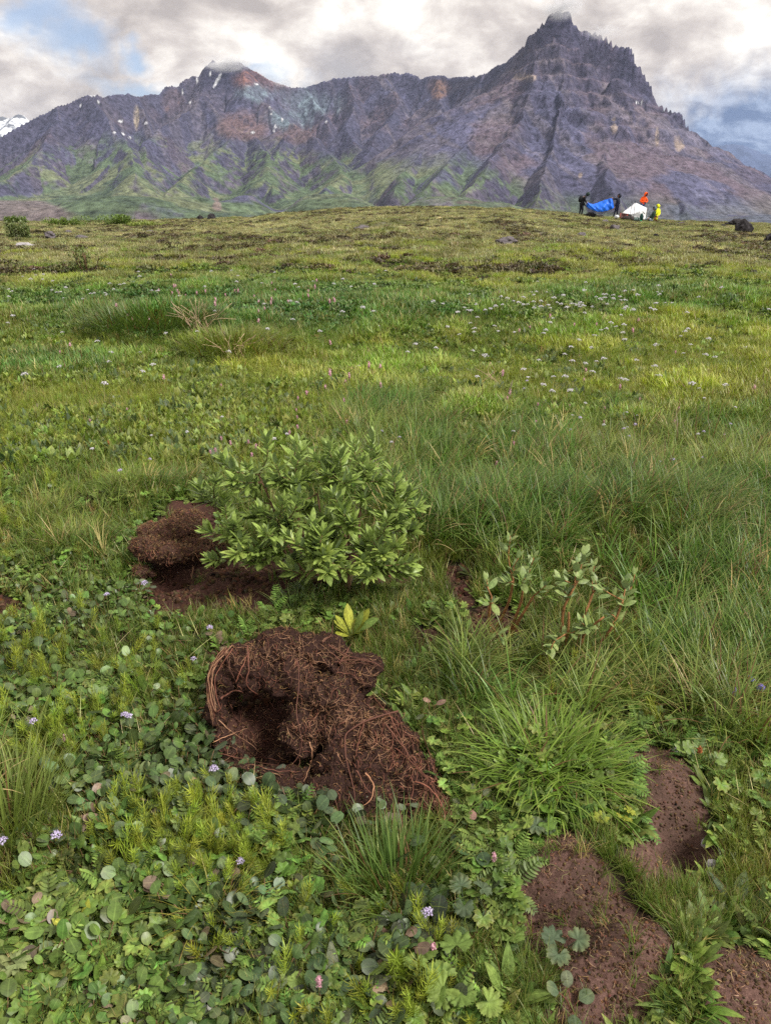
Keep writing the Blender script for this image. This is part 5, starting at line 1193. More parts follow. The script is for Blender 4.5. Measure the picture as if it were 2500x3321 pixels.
# ------------------------------------------------------------------ flowers
def fmat(nm, c, c2=None):
    m, b = mat(nm); vc = b.n('ShaderNodeAttribute', attribute_name='vc'); sp = b.n('ShaderNodeSeparateColor'); b.l(vc.outputs['Color'], sp.inputs[0])
    col = b.mix(b.maprange(sp.outputs[1], 0, 1), c, c2 or tuple(q*.7 for q in c)); p = principled(b, col, .6, .2); t = b.n('ShaderNodeBsdfTranslucent'); b.l(col, t.inputs[0])
    x = b.n('ShaderNodeMixShader'); x.inputs[0].default_value = .25; b.l(p, x.inputs[1]); b.l(t.outputs[0], x.inputs[2]); return finish(m, b, x.outputs[0])
M_PINK = fmat('pink_petal', (.62, .30, .38), (.70, .46, .52)); M_LIL = fmat('lilac_white_petal', (.72, .66, .84), (.55, .45, .72)); M_WHITE = fmat('white_petal', (.80, .79, .80), (.70, .66, .74)); M_BLUE = fmat('violet_blue_petal', (.20, .16, .62), (.30, .26, .70))
M_YELLOW = fmat('yellow_petal', (.75, .55, .04)); M_RUST = fmat('rusty_seed_head', (.34, .10, .04), (.45, .18, .07)); M_STEM = leafmat('flower_stem', (.10, .13, .05), .5, .1, var=.2); M_PALE = fmat('pale_straw_head', (.50, .43, .34), (.38, .30, .22))
def petals(mb, c, n, r, s, rnd=(0, 1)):
    for _ in range(n):
        d = R.normal(0, 1, 3); d /= np.linalg.norm(d); p = np.array(c)+d*r; e = np.cross(d, R.normal(0, 1, 3)); e /= np.linalg.norm(e); f = np.cross(d, e)
        mb.add([p-e*s*.5, p+d*s*.5-f*s*.4, p+e*s*.5+d*s*.3, p+d*s*.5+f*s*.4], [(0, 1, 2, 3)], (.5, U(*rnd), 0))
def spike(L, r, n=70):
    mb = MB(); V = IV1*np.array([r*.75, r*.75, L*.5]); mb.add(V, IF1, (.5, .5, 0))
    for _ in range(n):
        z = U(-.5, .5)*L; w = r*math.sqrt(max(.05, 1-(2*z/L)**4)); a = U(0, 6.28); petals(mb, (w*.7*math.cos(a), w*.7*math.sin(a), z), 1, r*.25, r*.75)
    return mb.mesh('flower_head')
def umbel(r, n=16):
    mb = MB()
    for i in range(n):
        a = i*2.4; q = r*math.sqrt(i/n); c = (q*math.cos(a), q*math.sin(a), .6*r*(1-(q/r)**2)+U(-.1, .1)*r); mb.add(IV1*r*.20*U(.7, 1.2)+np.array(c), IF1, (.5, U(0, 1), 0)); petals(mb, c, 5, r*.2, r*.32)
    return mb.mesh('flower_head')
SP = [spike(.022, .0060) for _ in range(3)]; UM = [umbel(.0105) for _ in range(3)]
def stemobj(parent, top, r=.0009, m=None):
    mb = MB(); top = np.array(top); stem(mb, spline([(0, 0, -.01), top*.5+np.array([U(-.006, .006), U(-.006, .006), 0]), top], 8), r, .5, 0., 4); return obj('stem', mb.mesh('stem'), m or M_STEM, parent)
def flower(px, py, nm, label, cat, head, hm, H, s=1., tiltx=0.):
    """the head shows at (px, py); the stem goes down H metres to the turf"""
    y = 1.2
    for _ in range(50):
        p = at_y(px, py, y); g = gz(p[0], p[1])+H; d = pdir(px, py); y += .6*(g-p[2])/(d[2]/d[1]-.02)
        y = max(.7, min(60, y))
    p = at_y(px, py, y); root = empty(nm, (p[0]+U(-.01, .01), p[1], gz(p[0], p[1])), label, cat)
    top = np.array(p)-np.array(root.location); stemobj(root, top-[0, 0, .004]); o = obj('flower_head', head, hm, root, top); o.scale = (s, s, s); o.rotation_euler = (U(-.25, .25)+tiltx, U(-.25, .25), U(0, 6)); return root
BI, VA = 'pink_bistort', 'valerian_flower'
for i, (px, py, lab) in enumerate([(718, 1421, 'small pink bistort furthest left of the row behind the willow'), (748, 1436, 'pink bistort just right of the leftmost one behind the willow'), (683, 1465, 'left pink head of the touching cluster behind the willow'), (699, 1459, 'right pink head of the touching cluster behind the willow'),
        (806, 1432, 'upper pink bistort of the three above the willow leaves'), (817, 1474, 'lower pink bistort of the three above the willow leaves'), (831, 1446, 'small pink bistort right of the three above the willow'), (939, 1403, 'low pink bistort left of the tall pair behind the willow'), (965, 1383, 'lower one of the tall pink pair behind the willow'),
        (964, 1352, 'higher one of the tall pink pair behind the willow'), (1124, 1367, 'pink bistort above the top of the willow'), (1666, 1437, 'pink bistort at the near edge of the long grass'), (1738, 1368, 'pink bistort right above the long grass'), (1609, 1502, 'pale pink bistort deep in the long grass'), (2186, 1367, 'rosy bistort before the lilac flowers on the right'),
        (1958, 1367, 'faded bistort between lilac flowers on the right'), (210, 2392, 'lilac pink bistort in the creeping willow by the tall grass'), (1404, 3073, 'pink bistort over the lobed leaves near the camera'), (1035, 3184, 'whitish pink bistort nearest the camera'), (1603, 2779, 'pink bud on a thin stem left of the long soil patch'), (1645, 1290, 'pink bistort beside the pale grass plume'), (1893, 1230, 'rosy bistort in the middle meadow right of centre')]):
    flower(px, py, BI, lab, 'flower', SP[i % 3], M_PINK if i not in (18, 16) else M_LIL, U(.10, .16) if py < 2000 else U(.06, .10), U(.95, 1.25))
for i, (px, py, lab, hm) in enumerate([(1237, 1398, 'lilac flower head right above the willow', M_LIL), (1295, 1418, 'lilac flower head in the tussock right of the willow', M_LIL), (955, 1433, 'small lilac flower among the pink bistorts', M_LIL), (487, 1489, 'lilac flower left of the willow over grey leaves', M_LIL), (390, 1526, 'lilac flower above the bright tuft on the left', M_LIL),
        (1848, 1394, 'lilac white flower at the left of the right hand group', M_LIL), (2059, 1377, 'lilac white flower on top of the group of three', M_LIL), (2022, 1391, 'left one of the lilac flower group of three', M_LIL), (2038, 1415, 'largest and lowest one of the lilac group of three', M_LIL), (2137, 1497, 'lilac flower low in the long grass right', M_LIL), (2180, 1491, 'violet tinged flower next to the low lilac one', M_LIL),
        (2276, 1485, 'faint lilac flower in the long grass far right', M_LIL), (2281, 1400, 'white lilac flower above the long grass far right', M_LIL), (2368, 1375, 'broad white lilac flower nearest the right edge', M_WHITE), (1880, 1355, 'lilac flower above the pink bistort pair', M_LIL), (109, 2339, 'pale lilac flower over yellow leaves at the left', M_LIL), (405, 2318, 'left of two touching lilac heads in the creeping willow', M_LIL),
        (420, 2324, 'right of two touching lilac heads in the creeping willow', M_LIL), (184, 2709, 'lilac flower among dark round leaves at the left', M_LIL), (9, 2727, 'white flower at the left edge by the tall grass', M_WHITE), (694, 2494, 'small whitish flower on a reddish stem below the hollow', M_WHITE), (780, 2793, 'thin lilac flower on a bent pale stalk', M_LIL), (1386, 2960, 'lilac white flower with dark centre below the tussock', M_WHITE),
        (628, 2137, 'round lilac flower just left of the peat clump', M_LIL), (681, 2036, 'lilac flower over the top left corner of the peat clump', M_LIL), (347, 1928, 'lilac flower left of the burrow', M_LIL), (469, 1891, 'tiny white flower at the mouth of the burrow', M_WHITE), (1698, 1260, 'white flower left in the pair at the middle of the meadow', M_WHITE), (1708, 1235, 'white flower above its neighbour in the middle of the meadow', M_WHITE)]):
    flower(px, py, VA, lab, 'flower', UM[i % 3], hm, U(.10, .16) if py < 2000 else U(.06, .10), U(.8, 1.15))
def bell():
    mb = MB(); n = 10; pr = [(0, .002), (.004, .006), (.010, .0065), (.016, .009), (.019, .011)]; V = [(r*math.cos(2*math.pi*j/n)*(1+.12*(j % 2)*(k > 2)), r*math.sin(2*math.pi*j/n)*(1+.12*(j % 2)*(k > 2)), -z) for k, (z, r) in enumerate(pr) for j in range(n)]
    mb.add(V, [(i*n+j, i*n+(j+1) % n, (i+1)*n+(j+1) % n, (i+1)*n+j) for i in range(4) for j in range(n)], (.5, U(0, 1), 0)); return mb.mesh('flower_head')
BE = bell()
for px, py, lab in [(2426, 2189, 'upper violet bellflower of the three at the right edge'), (2384, 2230, 'smallest violet bellflower left of the other two'), (2470, 2229, 'right violet bellflower of the three at the right edge')]:
    r_ = flower(px, py, 'bellflower', lab, 'flower', BE, M_BLUE, .12, 1.1, .9)
flower(1849, 1672, 'yellow_flower', 'tiny yellow flower in the long grass', 'flower', umbel(.006, 8), M_YELLOW, .12)
flower(1180, 1875, 'rusty_seed_stalk', 'rusty brown seed stalk before the willow', 'seed stalk', spike(.05, .006, 90), M_RUST, .13)
flower(353, 1435, 'rusty_seed_stalk', 'small rusty seed head over grey leaves at the left', 'seed stalk', spike(.03, .005, 60), M_RUST, .10)
flower(2268, 2432, 'rusty_seed_stalk', 'orange withered head above the burrowed soil', 'seed stalk', spike(.02, .007, 50), M_RUST, .06)
flower(1655, 1255, 'grass_plume', 'pale feathery grass plume in the middle meadow', 'grass', spike(.11, .006, 160), M_PALE, .22, 1, .35)
# meadow flowers beyond, singly placed
def far_flowers():
    w_m = [UM[0], UM[1]]; p_m = SP; UMf = [umbel(.024, 9) for _ in range(2)]; SPf = [spike(.05, .013, 26) for _ in range(2)]
    spots = []; crop5 = [(317, 472), (370, 460), (392, 470), (366, 488), (258, 527), (322, 545), (378, 542), (465, 503), (482, 530), (213, 620), (122, 620), (366, 628), (418, 645), (428, 672), (500, 425), (548, 395), (588, 388), (640, 405), (712, 408), (745, 425), (660, 412), (702, 510), (675, 545), (693, 548), (558, 540), (792, 600), (822, 570), (880, 620), (760, 633), (803, 670), (847, 685), (908, 660), (942, 673), (882, 716), (592, 713), (610, 735), (774, 745),
        (998, 760), (1028, 758), (1155, 707), (1166, 738), (1340, 780), (1322, 795), (1458, 787), (1362, 650), (1415, 638), (1285, 612), (1310, 588), (1570, 588), (1552, 595), (1162, 622), (1028, 575), (963, 510), (995, 508), (1020, 525), (1015, 540), (930, 518), (945, 538), (893, 552), (1272, 542), (1298, 538), (1285, 552), (1170, 340), (1190, 345), (1165, 350), (1180, 372), (1062, 358), (1010, 385), (905, 382), (928, 378), (640, 380), (1200, 395), (1230, 400), (1350, 380), (712, 826), (800, 817), (1077, 902), (1030, 918), (1360, 850), (1490, 898), (842, 870), (797, 920)]
    crop4 = [(50, 345), (62, 355), (42, 372), (268, 352), (297, 350), (277, 368), (395, 360), (458, 352), (495, 350), (470, 365), (600, 270), (190, 282), (152, 238), (70, 475), (36, 488), (615, 620), (488, 640), (475, 670), (272, 705), (125, 743), (612, 723), (666, 690), (1190, 270), (1000, 258), (1252, 408), (1285, 405), (1150, 412), (1612, 457), (1635, 500), (1480, 470), (1562, 465), (930, 482), (1262, 500), (276, 535), (992, 645), (1384, 572), (1155, 585)]
    for a, b_ in crop5: spots.append((1250+a*.7508, 700+b_*.7508, 0))
    for a, b_ in crop4: spots.append((a*.7508, 700+b_*.7508, 0))
    pk4 = [(583, 475), (490, 395), (558, 512), (660, 540), (710, 540), (543, 612), (515, 460), (440, 495), (1125, 455), (1118, 522), (264, 618), (305, 600), (720, 745), (958, 760), (1428, 755), (1400, 777), (1495, 757), (1518, 755), (1588, 715), (1650, 690), (1285, 870), (1285, 910), (1497, 888), (1645, 790), (1318, 812), (1432, 612)]
    pk5 = [(620, 505), (905, 498), (860, 707), (528, 825), (490, 755), (652, 888), (785, 865), (943, 885), (1247, 886), (1090, 858), (1065, 548), (815, 500), (1085, 482), (700, 470)]
    for a, b_ in pk4: spots.append((a*.7508, 700+b_*.7508, 1))
    for a, b_ in pk5: spots.append((1250+a*.7508, 700+b_*.7508, 1))
    for _ in range(60): spots.append((R.normal(1850, 190), R.normal(1010, 28), 0))
    for _ in range(34): spots.append((U(60, 1250), R.normal(950, 28), 0))
    for _ in range(30): spots.append((U(500, 1150), R.normal(985, 30), 1))
    for _ in range(34): spots.append((U(300, 2450), U(1080, 1520), int(R.random() < .25)))
    for px, py, k in spots:
        x, y, z = on_ground(px, py+8); H = U(.10, .18); p = np.array([x, y, gz(x, y)])
        key = (k, int(R.integers(0, 2)), y > 5.5)
        if key not in CACHE:
            mb = MB(); stem(mb, [(0, 0, -.02), (.003, 0, .07), (.0, 0, .145)], .0012 if y < 5.5 else .0022, .5, 0.); me = mb.mesh('f')
            hd = (UM if k == 0 else SP)[key[1]] if y < 5.5 else (UMf if k == 0 else SPf)[key[1]]
            co = np.empty(len(hd.vertices)*3, np.float32); hd.vertices.foreach_get('co', co); co = co.reshape(-1, 3)+[0, 0, .15]; n0 = len(co)
            V, c0 = np.concatenate([np.concatenate(mb.v), co]), np.concatenate([np.concatenate(mb.c), np.tile([.5, .5, 0, .6], (n0, 1))])
            c0[len(np.concatenate(mb.v)):, 1] = U(0, 1, n0); Fs = np.array([list(q.vertices)+[-1]*(4-len(q.vertices)) for q in hd.polygons]); Fs = np.where(Fs >= 0, Fs+len(np.concatenate(mb.v)), -1)
            me = mesh_np('flower', V, np.concatenate([np.concatenate(mb.f), Fs])); vattr(me, 'vc', c0); me.materials.append(M_STEM); me.materials.append(M_WHITE if k == 0 else M_PINK)
            mi = np.zeros(len(me.polygons), np.int32); mi[len(np.concatenate(mb.f)):] = 1; me.polygons.foreach_set('material_index', mi); CACHE[key] = me
        o = bpy.data.objects.new('pink_meadow_flower' if k else 'white_meadow_flower', CACHE[key]); C.objects.link(o); o.location = p; s = U(.75, 1.2)*(1.15 if y > 9 else 1); o.scale = (s, s, s*H/.15/1.1); o.rotation_euler = (U(-.15, .15), U(-.15, .15), U(0, 6))
        col_ = 'pink flower spike' if k else 'white flower head'
        dist = 'behind the lush band' if py < 935 else 'in the lush band' if py < 1010 else 'before the lush band' if py < 1090 else 'in the middle meadow' if py < 1190 else 'in the near meadow'
        side = 'left of the rushy tussock' if px < 400 else 'around the rushy tussock' if px < 800 else 'right of the bare stalks' if px < 1250 else 'below the central rise' if px < 1650 else 'straight below the camp' if px < 2050 else 'below the black boulders'
        tag(o, f'small {col_} {dist}, {side}', 'flower', f'{col_}s {dist}, {side}')
CACHE = {}
far_flowers()
# ------------------------------------------------------------------ rocks, bushes and camp on the far slope
def rock(px, py, wpx, hpx, lab, m, seed):
    x, y, z = on_ground(px, min(py+hpx*.5, 3300) if py > 735 else max(py+hpx*.5, np.interp(px, CREST[:, 0], CREST[:, 1])+2)); s = wpx/2595*y/2; sz = hpx/2808*y/2
    o = obj('boulder', stone_mesh('boulder', seed, (1, .8, 1), .9), m, loc=(x, y, gz(x, y)+sz*.75)); o.scale = (s*1.1, s, sz*1.35); o.rotation_euler = (0, 0, U(0, .6)); tag(o, lab, 'boulder')
for q in [(650, 708, 17, 14, 'small round black boulder on the left skyline', M_LAVA), (690, 705, 24, 20, 'larger squarish black boulder on the left skyline', M_LAVA), (2407, 736, 46, 38, 'rugged black boulder right of the camp', M_LAVA), (2378, 724, 42, 20, 'flat dark boulder touching the rugged black one', M_LAVA), (2497, 770, 50, 40, 'black boulder cut by the right edge', M_LAVA),
          (1908, 697, 34, 14, 'dark flat rock under the hanging blue tarp', M_LAVA), (1936, 702, 30, 8, 'low dark slab beside the rock under the tarp', M_LAVA), (1960, 719, 18, 14, 'small grey rock below the tarp holder', M_GREYR), (1993, 738, 34, 20, 'broken grey brown rock below the tent', M_GREYR), (1881, 762, 30, 18, 'grey brown rock left below the camp', M_GREYR),
          (1644, 778, 62, 20, 'wide dark rock heap in the middle of the slope', M_GREYR), (1521, 791, 14, 9, 'small dark stone left of the wide rock heap', M_LAVA), (2342, 731, 18, 10, 'small stone on the skyline left of the black boulders', M_LAVA), (2207, 723, 20, 8, 'flat stone on the skyline right of the camp', M_GREYR), (2125, 761, 16, 12, 'dark stone below the yellow jacket', M_LAVA),
          (1978, 822, 24, 10, 'dark stone in the heath right of its pair', M_LAVA), (1937, 813, 20, 10, 'dark stone in the heath left of its pair', M_LAVA), (86, 795, 48, 16, 'flat pale grey rock on the left', M_STONE), (169, 762, 34, 18, 'grey rock beside the grey willow bush', M_GREYR), (270, 772, 44, 16, 'grey brown rock patch on the left slope', M_GREYR), (398, 782, 28, 12, 'dark brown rock on the left slope', M_LAVA), (285, 808, 26, 12, 'dark rock nearest on the left slope', M_LAVA),
          (221, 746, 20, 10, 'small rock below the green bushes', M_GREYR), (485, 750, 56, 14, 'long purple grey rock below the low bush', M_GREYR), (721, 793, 12, 8, 'tiny dark stone in the dry grass', M_LAVA), (1175, 742, 46, 14, 'blue grey rock on the central rise', M_GREYR), (2449, 737, 22, 8, 'small flat rock just right of the rugged boulder', M_GREYR)]:
    rock(*q[:4], q[4], q[5], int(q[0]+q[1]))

def bush(px, py, wpx, hpx, lab, col, nm='low_bush', n=1500, twig=False, ls=(.05, .10)):
    yy = min(py+hpx*.5, 3300); x, y, z = on_ground(px, max(yy, np.interp(px, CREST[:, 0], CREST[:, 1])+2)); w_ = wpx/2595*y/2; h = hpx/2808*y*1.15
    root = empty(nm, (x, y, gz(x, y)), lab, 'bush'); mb = MB(); st = MB()
    L = [(U(-.75, .75)*w_, U(-.5, .5)*w_*.6, U(.12, .62)*h, U(.16, .36)*w_) for _ in range(8)]
    for _ in range(n):
        c = L[int(R.integers(0, 8))]; d = R.normal(0, 1, 3); d /= np.linalg.norm(d); r_ = U(.55, 1.05)
        p = (c[0]+d[0]*c[3]*r_, c[1]+d[1]*c[3]*r_, max(.02, c[2]+d[2]*h*.5*r_)); l_ = U(*ls)
        leaf(mb, p, U(0, 6.28), l_*1.7, l_*U(.6, .9), U(-.3, 1.4), U(0, 1), 'willow', .3, 2, .1)
    for c in L:
        stem(st, spline([(c[0]*.2, c[1]*.2, -.05), (c[0]*.7, c[1]*.7, c[2]*.5), (c[0], c[1], c[2]+h*.3)], 6), .012, .5, 0., 4)
    obj('stems', st.mesh('stems'), M_BARK, root); o = obj('foliage', mb.mesh('foliage'), leafmat('bush_leaf', col, .5, .2, var=.35), root); o['kind'] = 'stuff'
    root.children[0]['kind'] = 'stuff'
bush(330, 718, 230, 30, 'largest dark green bush on the left skyline', (.075, .135, .028), n=3000)
bush(205, 723, 150, 24, 'bright green bush between the largest one and the left edge bush', (.095, .160, .030), n=2200)
bush(50, 716, 110, 22, 'flat green bush on the skyline at the left edge', (.085, .145, .030), n=1800)
bush(490, 728, 200, 16, 'low pale green bush right of the largest skyline bush', (.13, .18, .04), n=2200)
bush(65, 748, 84, 54, 'grey green willow bush at the left edge in front of the others', (.11, .165, .085), n=1800)
bush(285, 845, 120, 70, 'thin see through bush in the olive grass', (.085, .125, .045), n=420, ls=(.03, .06))
# pale bare stalks in the meadow
def stalks(px, py, lab, n, H):
    p = gp(px, py); mb = MB()
    for _ in range(n):
        a = U(-.9, .9); P = spline([(U(-.15, .15), U(-.1, .1), 0), (a*H*.5, U(-.1, .1), H*.5), (a*H*1.1+U(-.1, .1), U(-.1, .1), H*U(.5, 1.1))], 7); stem(mb, P, .0022, U(0, 1), 0.)
    o = obj('dry_stalks', mb.mesh('dry_stalks'), leafmat('pale_stalk', (.34, .28, .21), .7, .05), loc=p); tag(o, lab, kind='stuff')
stalks(655, 1120, 'pale bare branching stalks in the middle of the meadow', 26, .42); stalks(760, 1180, 'pale dead stalks lying beside the olive tussock', 16, .30); stalks(1590, 1260, 'dry grass stalks bent to the right', 7, .25)

# --- people
def cloth(nm, c, rough=.75): return plain(nm, c, rough, .25, .18, 9, .25)
M_BLK, M_DK, M_TROU = cloth('black_jacket', (.012, .012, .016)), cloth('dark_hood', (.018, .035, .03)), cloth('dark_trousers', (.012, .013, .022))
M_SKIN = plain('skin', (.42, .24, .17), .55, .3, .05, 20); M_BOOT = cloth('boot', (.03, .025, .022))
def skin(nm, joints, bones, root_i, m, parent, sub=2):
    me = bpy.data.meshes.new(nm); me.from_pydata([j[0] for j in joints], bones, []); o = bpy.data.objects.new(nm, me); C.objects.link(o)
    sk = o.modifiers.new('s', 'SKIN'); sk.use_smooth_shade = True; 
    for i, j in enumerate(joints):
        v = me.skin_vertices[0].data[i]; r = j[1]; v.radius = (r, r) if not isinstance(r, tuple) else r; v.use_root = (i == root_i)
    sb = o.modifiers.new('b', 'SUBSURF'); sb.levels = sub; sb.render_levels = sub
    b = bake(o, nm); b.polygons.foreach_set('use_smooth', np.ones(len(b.polygons), bool)); b.materials.clear(); return obj(nm, b, m, parent)
def lerp(a, b, t): return tuple(a[i]+(b[i]-a[i])*t for i in range(3))
def person(loc, label, J, jacket, trousers, hood, pack=None, gown=False, gloves=None):
    root = empty('person', loc, label, 'person'); v = lambda k: Vector(J[k])
    body, bones = [], []
    def add(p, r, prev=None):
        body.append((tuple(p), r)); i = len(body)-1
        if prev is not None: bones.append((prev, i))
        return i
    pel = add(v('pelvis'), .11); ch = add(lerp(J['pelvis'], J['chest'], .5), .10, pel); ct = add(v('chest'), .12, ch); nk = add(v('neck'), .05, ct)
    hd = v('head'); up = (hd-v('neck')).normalized(); face = Vector(J['face']).normalized()
    jaw = add(hd-up*.06+face*.02, .065, nk); sk_ = add(hd+up*.02, .092, jaw); add(hd+up*.08, .07, sk_); nose = add(hd+face*.10-up*.01, .018, sk_)
    for s in ('l', 'r'):
        sh = add(v('sh'+s), .055, ct); el = add(v('el'+s), .042, sh); wr = add(v('ha'+s), .028, el); dr = (v('ha'+s)-v('el'+s)).normalized(); palm = add(v('ha'+s)+dr*.06, .032, wr)
        pe = dr.cross(face if abs(dr.dot(face)) < .9 else Vector((0, 0, 1))).normalized()
        for k, (o_, l_) in enumerate([(-.03, .07), (-.010, .08), (.012, .078), (.032, .06)]):
            a = add(v('ha'+s)+dr*.09+pe*o_, .010, palm); b_ = add(v('ha'+s)+dr*(.09+l_*.55)+pe*o_+Vector((0, 0, -.012)), .009, a); add(v('ha'+s)+dr*(.09+l_*.8)+pe*o_+Vector((0, 0, -.035)), .008, b_)
        t_ = add(v('ha'+s)+dr*.05-pe*.045, .011, palm); add(v('ha'+s)+dr*.09-pe*.065, .009, t_)
        hp = add(v('hi'+s), .085, pel); kn = add(v('kn'+s), .055, hp); an = add(v('an'+s), .042, kn)
    skin('body', body, bones, 0, gloves or M_SKIN, root, 1)
    jk = [(tuple(v('pelvis')+(v('chest')-v('pelvis')).normalized()*(-.06 if not gown else -.28)), (.175, .145) if not gown else (.21, .2)), (lerp(J['pelvis'], J['chest'], .45), (.165, .135)), (tuple(v('chest')), (.185, .145)), (tuple(v('neck')), .09)]; jb = [(0, 1), (1, 2), (2, 3)]
    for s in ('l', 'r'):
        i = len(jk); jk += [(tuple(v('sh'+s)), .085), (lerp(J['sh'+s], J['el'+s], .5), .075), (tuple(v('el'+s)), .068), (lerp(J['el'+s], J['ha'+s], .9), .05)]; jb += [(2, i), (i, i+1), (i+1, i+2), (i+2, i+3)]
    skin('jacket', jk, jb, 1, jacket, root, 2)
    tr = [(tuple(v('pelvis')), .135)]; tb = []
    for s in ('l', 'r'):
        i = len(tr); tr += [(tuple(v('hi'+s)), .105), (lerp(J['hi'+s], J['kn'+s], .5), .09), (tuple(v('kn'+s)), .072), (lerp(J['kn'+s], J['an'+s], .5), .068), (lerp(J['kn'+s], J['an'+s], .95), .060)]; tb += [(0, i), (i, i+1), (i+1, i+2), (i+2, i+3), (i+3, i+4)]
    skin('trousers', tr, tb, 0, trousers, root, 1)
    for s in ('l', 'r'):
        a = v('an'+s); f = Vector((face.x, face.y, 0)).normalized()
        skin('boot', [(tuple(a+Vector((0, 0, .05))), .055), (tuple(a-f*.03-Vector((0, 0, .03))), .052), (tuple(a+f*.08-Vector((0, 0, .045))), .045), (tuple(a+f*.17-Vector((0, 0, .055))), .035)], [(0, 1), (1, 2), (2, 3)], 0, M_BOOT, root, 1)
    # hood: a shell round the head, open at the face
    V = []; th = np.linspace(0, math.pi, 13); ph = np.linspace(.62, 2*math.pi-.62, 15); side = up.cross(face).normalized(); f2 = side.cross(up).normalized()
    for t in th:
        for p_ in ph: V.append(tuple(hd+up*(math.cos(t)*.150+.01)+(f2*math.cos(p_)+side*math.sin(p_))*math.sin(t)*.135 - f2*.012))
    me = mesh_np('hood', V, [(i*15+j, i*15+j+1, (i+1)*15+j+1, (i+1)*15+j) for i in range(12) for j in range(14)]); o = obj('hood', me, hood, root); so = o.modifiers.new('t', 'SOLIDIFY'); so.thickness = .02
    if pack is not None:
        bk = empty('rucksack', (0, 0, 0), None, None) if False else None
        c = v('chest')*.55+v('pelvis')*.45 - Vector((face.x, face.y, 0)).normalized()*.20 + Vector((0, 0, .10)); q = IV2*np.array([.15, .17, .27]); q = np.sign(q)*np.abs(q)**.8*np.array([.15, .17, .27])**.2
        ax = (v('chest')-v('pelvis')).normalized(); M = Vector((0, 0, 1)).rotation_difference(ax).to_matrix(); q = q@np.array(M).T+np.array(c)
        pk = obj('rucksack', mesh_np('rucksack', q, IF2), pack, root)
    return root
YP = 62.0
def ppl(px, py_foot, y=None):
    y = y or YP; x = at_y(px, py_foot, y)[0]; return np.array([x, y, gz(x, y)])
def J2(base, pts, dep):                       # joints from their places in the photograph, each with its own depth offset
    out = {}
    for k, (px, py) in pts.items():
        d = dep.get(k, 0); out[k] = tuple(np.array(at_y(px, py, base[1]+d))-base)
    return out
def Z(x): return 1840+x*.2042
def Zy(y): return 600+y*.2042
def zz_(d): return {k: (Z(a), Zy(b_)) for k, (a, b_) in d.items()}
# left: bending over the tarp
b1 = ppl(1881, 700); b1[2] = at_y(1881, 700.5, b1[1])[2]
P1 = zz_(dict(pelvis=(225, 300), chest=(262, 195), neck=(300, 165), head=(322, 150), shl=(270, 190), shr=(262, 190), ell=(285, 262), elr=(240, 262), hal=(300, 275), har=(288, 345), hil=(235, 310), hir=(215, 310), knl=(235, 400), knr=(200, 400), anl=(218, 478), anr=(180, 478)))
J = J2(b1, P1, dict(shl=-.2, shr=.2, ell=-.24, elr=.24, hal=-.15, har=.12, hil=-.1, hir=.1, knl=-.1, knr=.1, anl=-.1, anr=.1)); J['face'] = (.75, -.25, -.6)
person(tuple(b1), 'person in black with a rucksack bending to hold the left end of the blue tarp', J, M_BLK, M_TROU, M_DK, cloth('rucksack', (.015, .018, .022)))
b2 = ppl(1990, 708); b2[2] = at_y(1990, 708, b2[1])[2]
P2 = zz_(dict(pelvis=(788, 325), chest=(800, 235), neck=(812, 200), head=(818, 175), shl=(785, 218), shr=(815, 218), ell=(745, 222), elr=(825, 290), hal=(712, 208), har=(745, 358), hil=(780, 330), hir=(800, 330), knl=(752, 420), knr=(785, 420), anl=(722, 515), anr=(785, 515)))
J = J2(b2, P2, dict(shl=-.15, shr=.15, ell=-.1, elr=-.2, hal=-.1, har=-.1, hil=-.1, hir=.1, knl=-.1, knr=.1, anl=-.12, anr=.12)); J['face'] = (-.9, -.35, -.2)
person(tuple(b2), 'person in dark clothes holding up the right end of the blue tarp', J, cloth('navy_jacket', (.012, .016, .035)), cloth('navy_trousers', (.012, .014, .035)), cloth('navy_hood', (.015, .018, .032)))
b3 = ppl(2092, 706, 63.5); b3[2] = gz(b3[0], b3[1])
P3 = zz_(dict(pelvis=(1195, 300), chest=(1205, 225), neck=(1225, 180), head=(1242, 150), shl=(1175, 210), shr=(1245, 208), ell=(1150, 262), elr=(1268, 258), hal=(1212, 278), har=(1232, 278), hil=(1180, 310), hir=(1212, 310)))
J = J2(b3, P3, dict(chest=-.02, head=-.08, ell=-.05, elr=-.05, hal=-.28, har=-.28)); 
for s, dx in (('l', -.09), ('r', .09)): J['kn'+s] = (J['hi'+s][0], -.03, .50); J['an'+s] = (J['hi'+s][0], 0, .10)
J['face'] = (.25, -.8, -.45)
person(tuple(b3), 'person in a bright orange hooded jacket standing behind the white tent', J, cloth('orange_jacket', (.85, .10, .012)), cloth('blue_trousers', (.05, .085, .20)), cloth('orange_hood', (.88, .11, .012)), gloves=cloth('dark_glove', (.03, .025, .05)))
b4 = ppl(2112, 715, 61.0); b4[2] = at_y(2112, 715, 61.0)[2]
P4 = zz_(dict(pelvis=(1320, 545), chest=(1370, 455), neck=(1385, 415), head=(1382, 375), shl=(1358, 440), shr=(1385, 440), ell=(1325, 490), elr=(1375, 500), hal=(1290, 520), har=(1330, 540), hil=(1315, 555), hir=(1320, 550), knl=(1265, 520), knr=(1250, 540), anl=(1222, 560), anr=(1215, 565)))
J = J2(b4, P4, dict(shl=-.16, shr=.16, ell=-.18, elr=.16, hal=-.2, har=.1, hil=-.1, hir=.1, knl=-.12, knr=.1, anl=-.12, anr=.1)); J['face'] = (-.9, -.3, -.25)
person(tuple(b4), 'person in a dark green jacket and grey hood sitting at the right of the tent', J, cloth('dark_green_jacket', (.018, .040, .024)), cloth('pale_trousers', (.28, .33, .38)), cloth('grey_hood', (.11, .15, .18)))
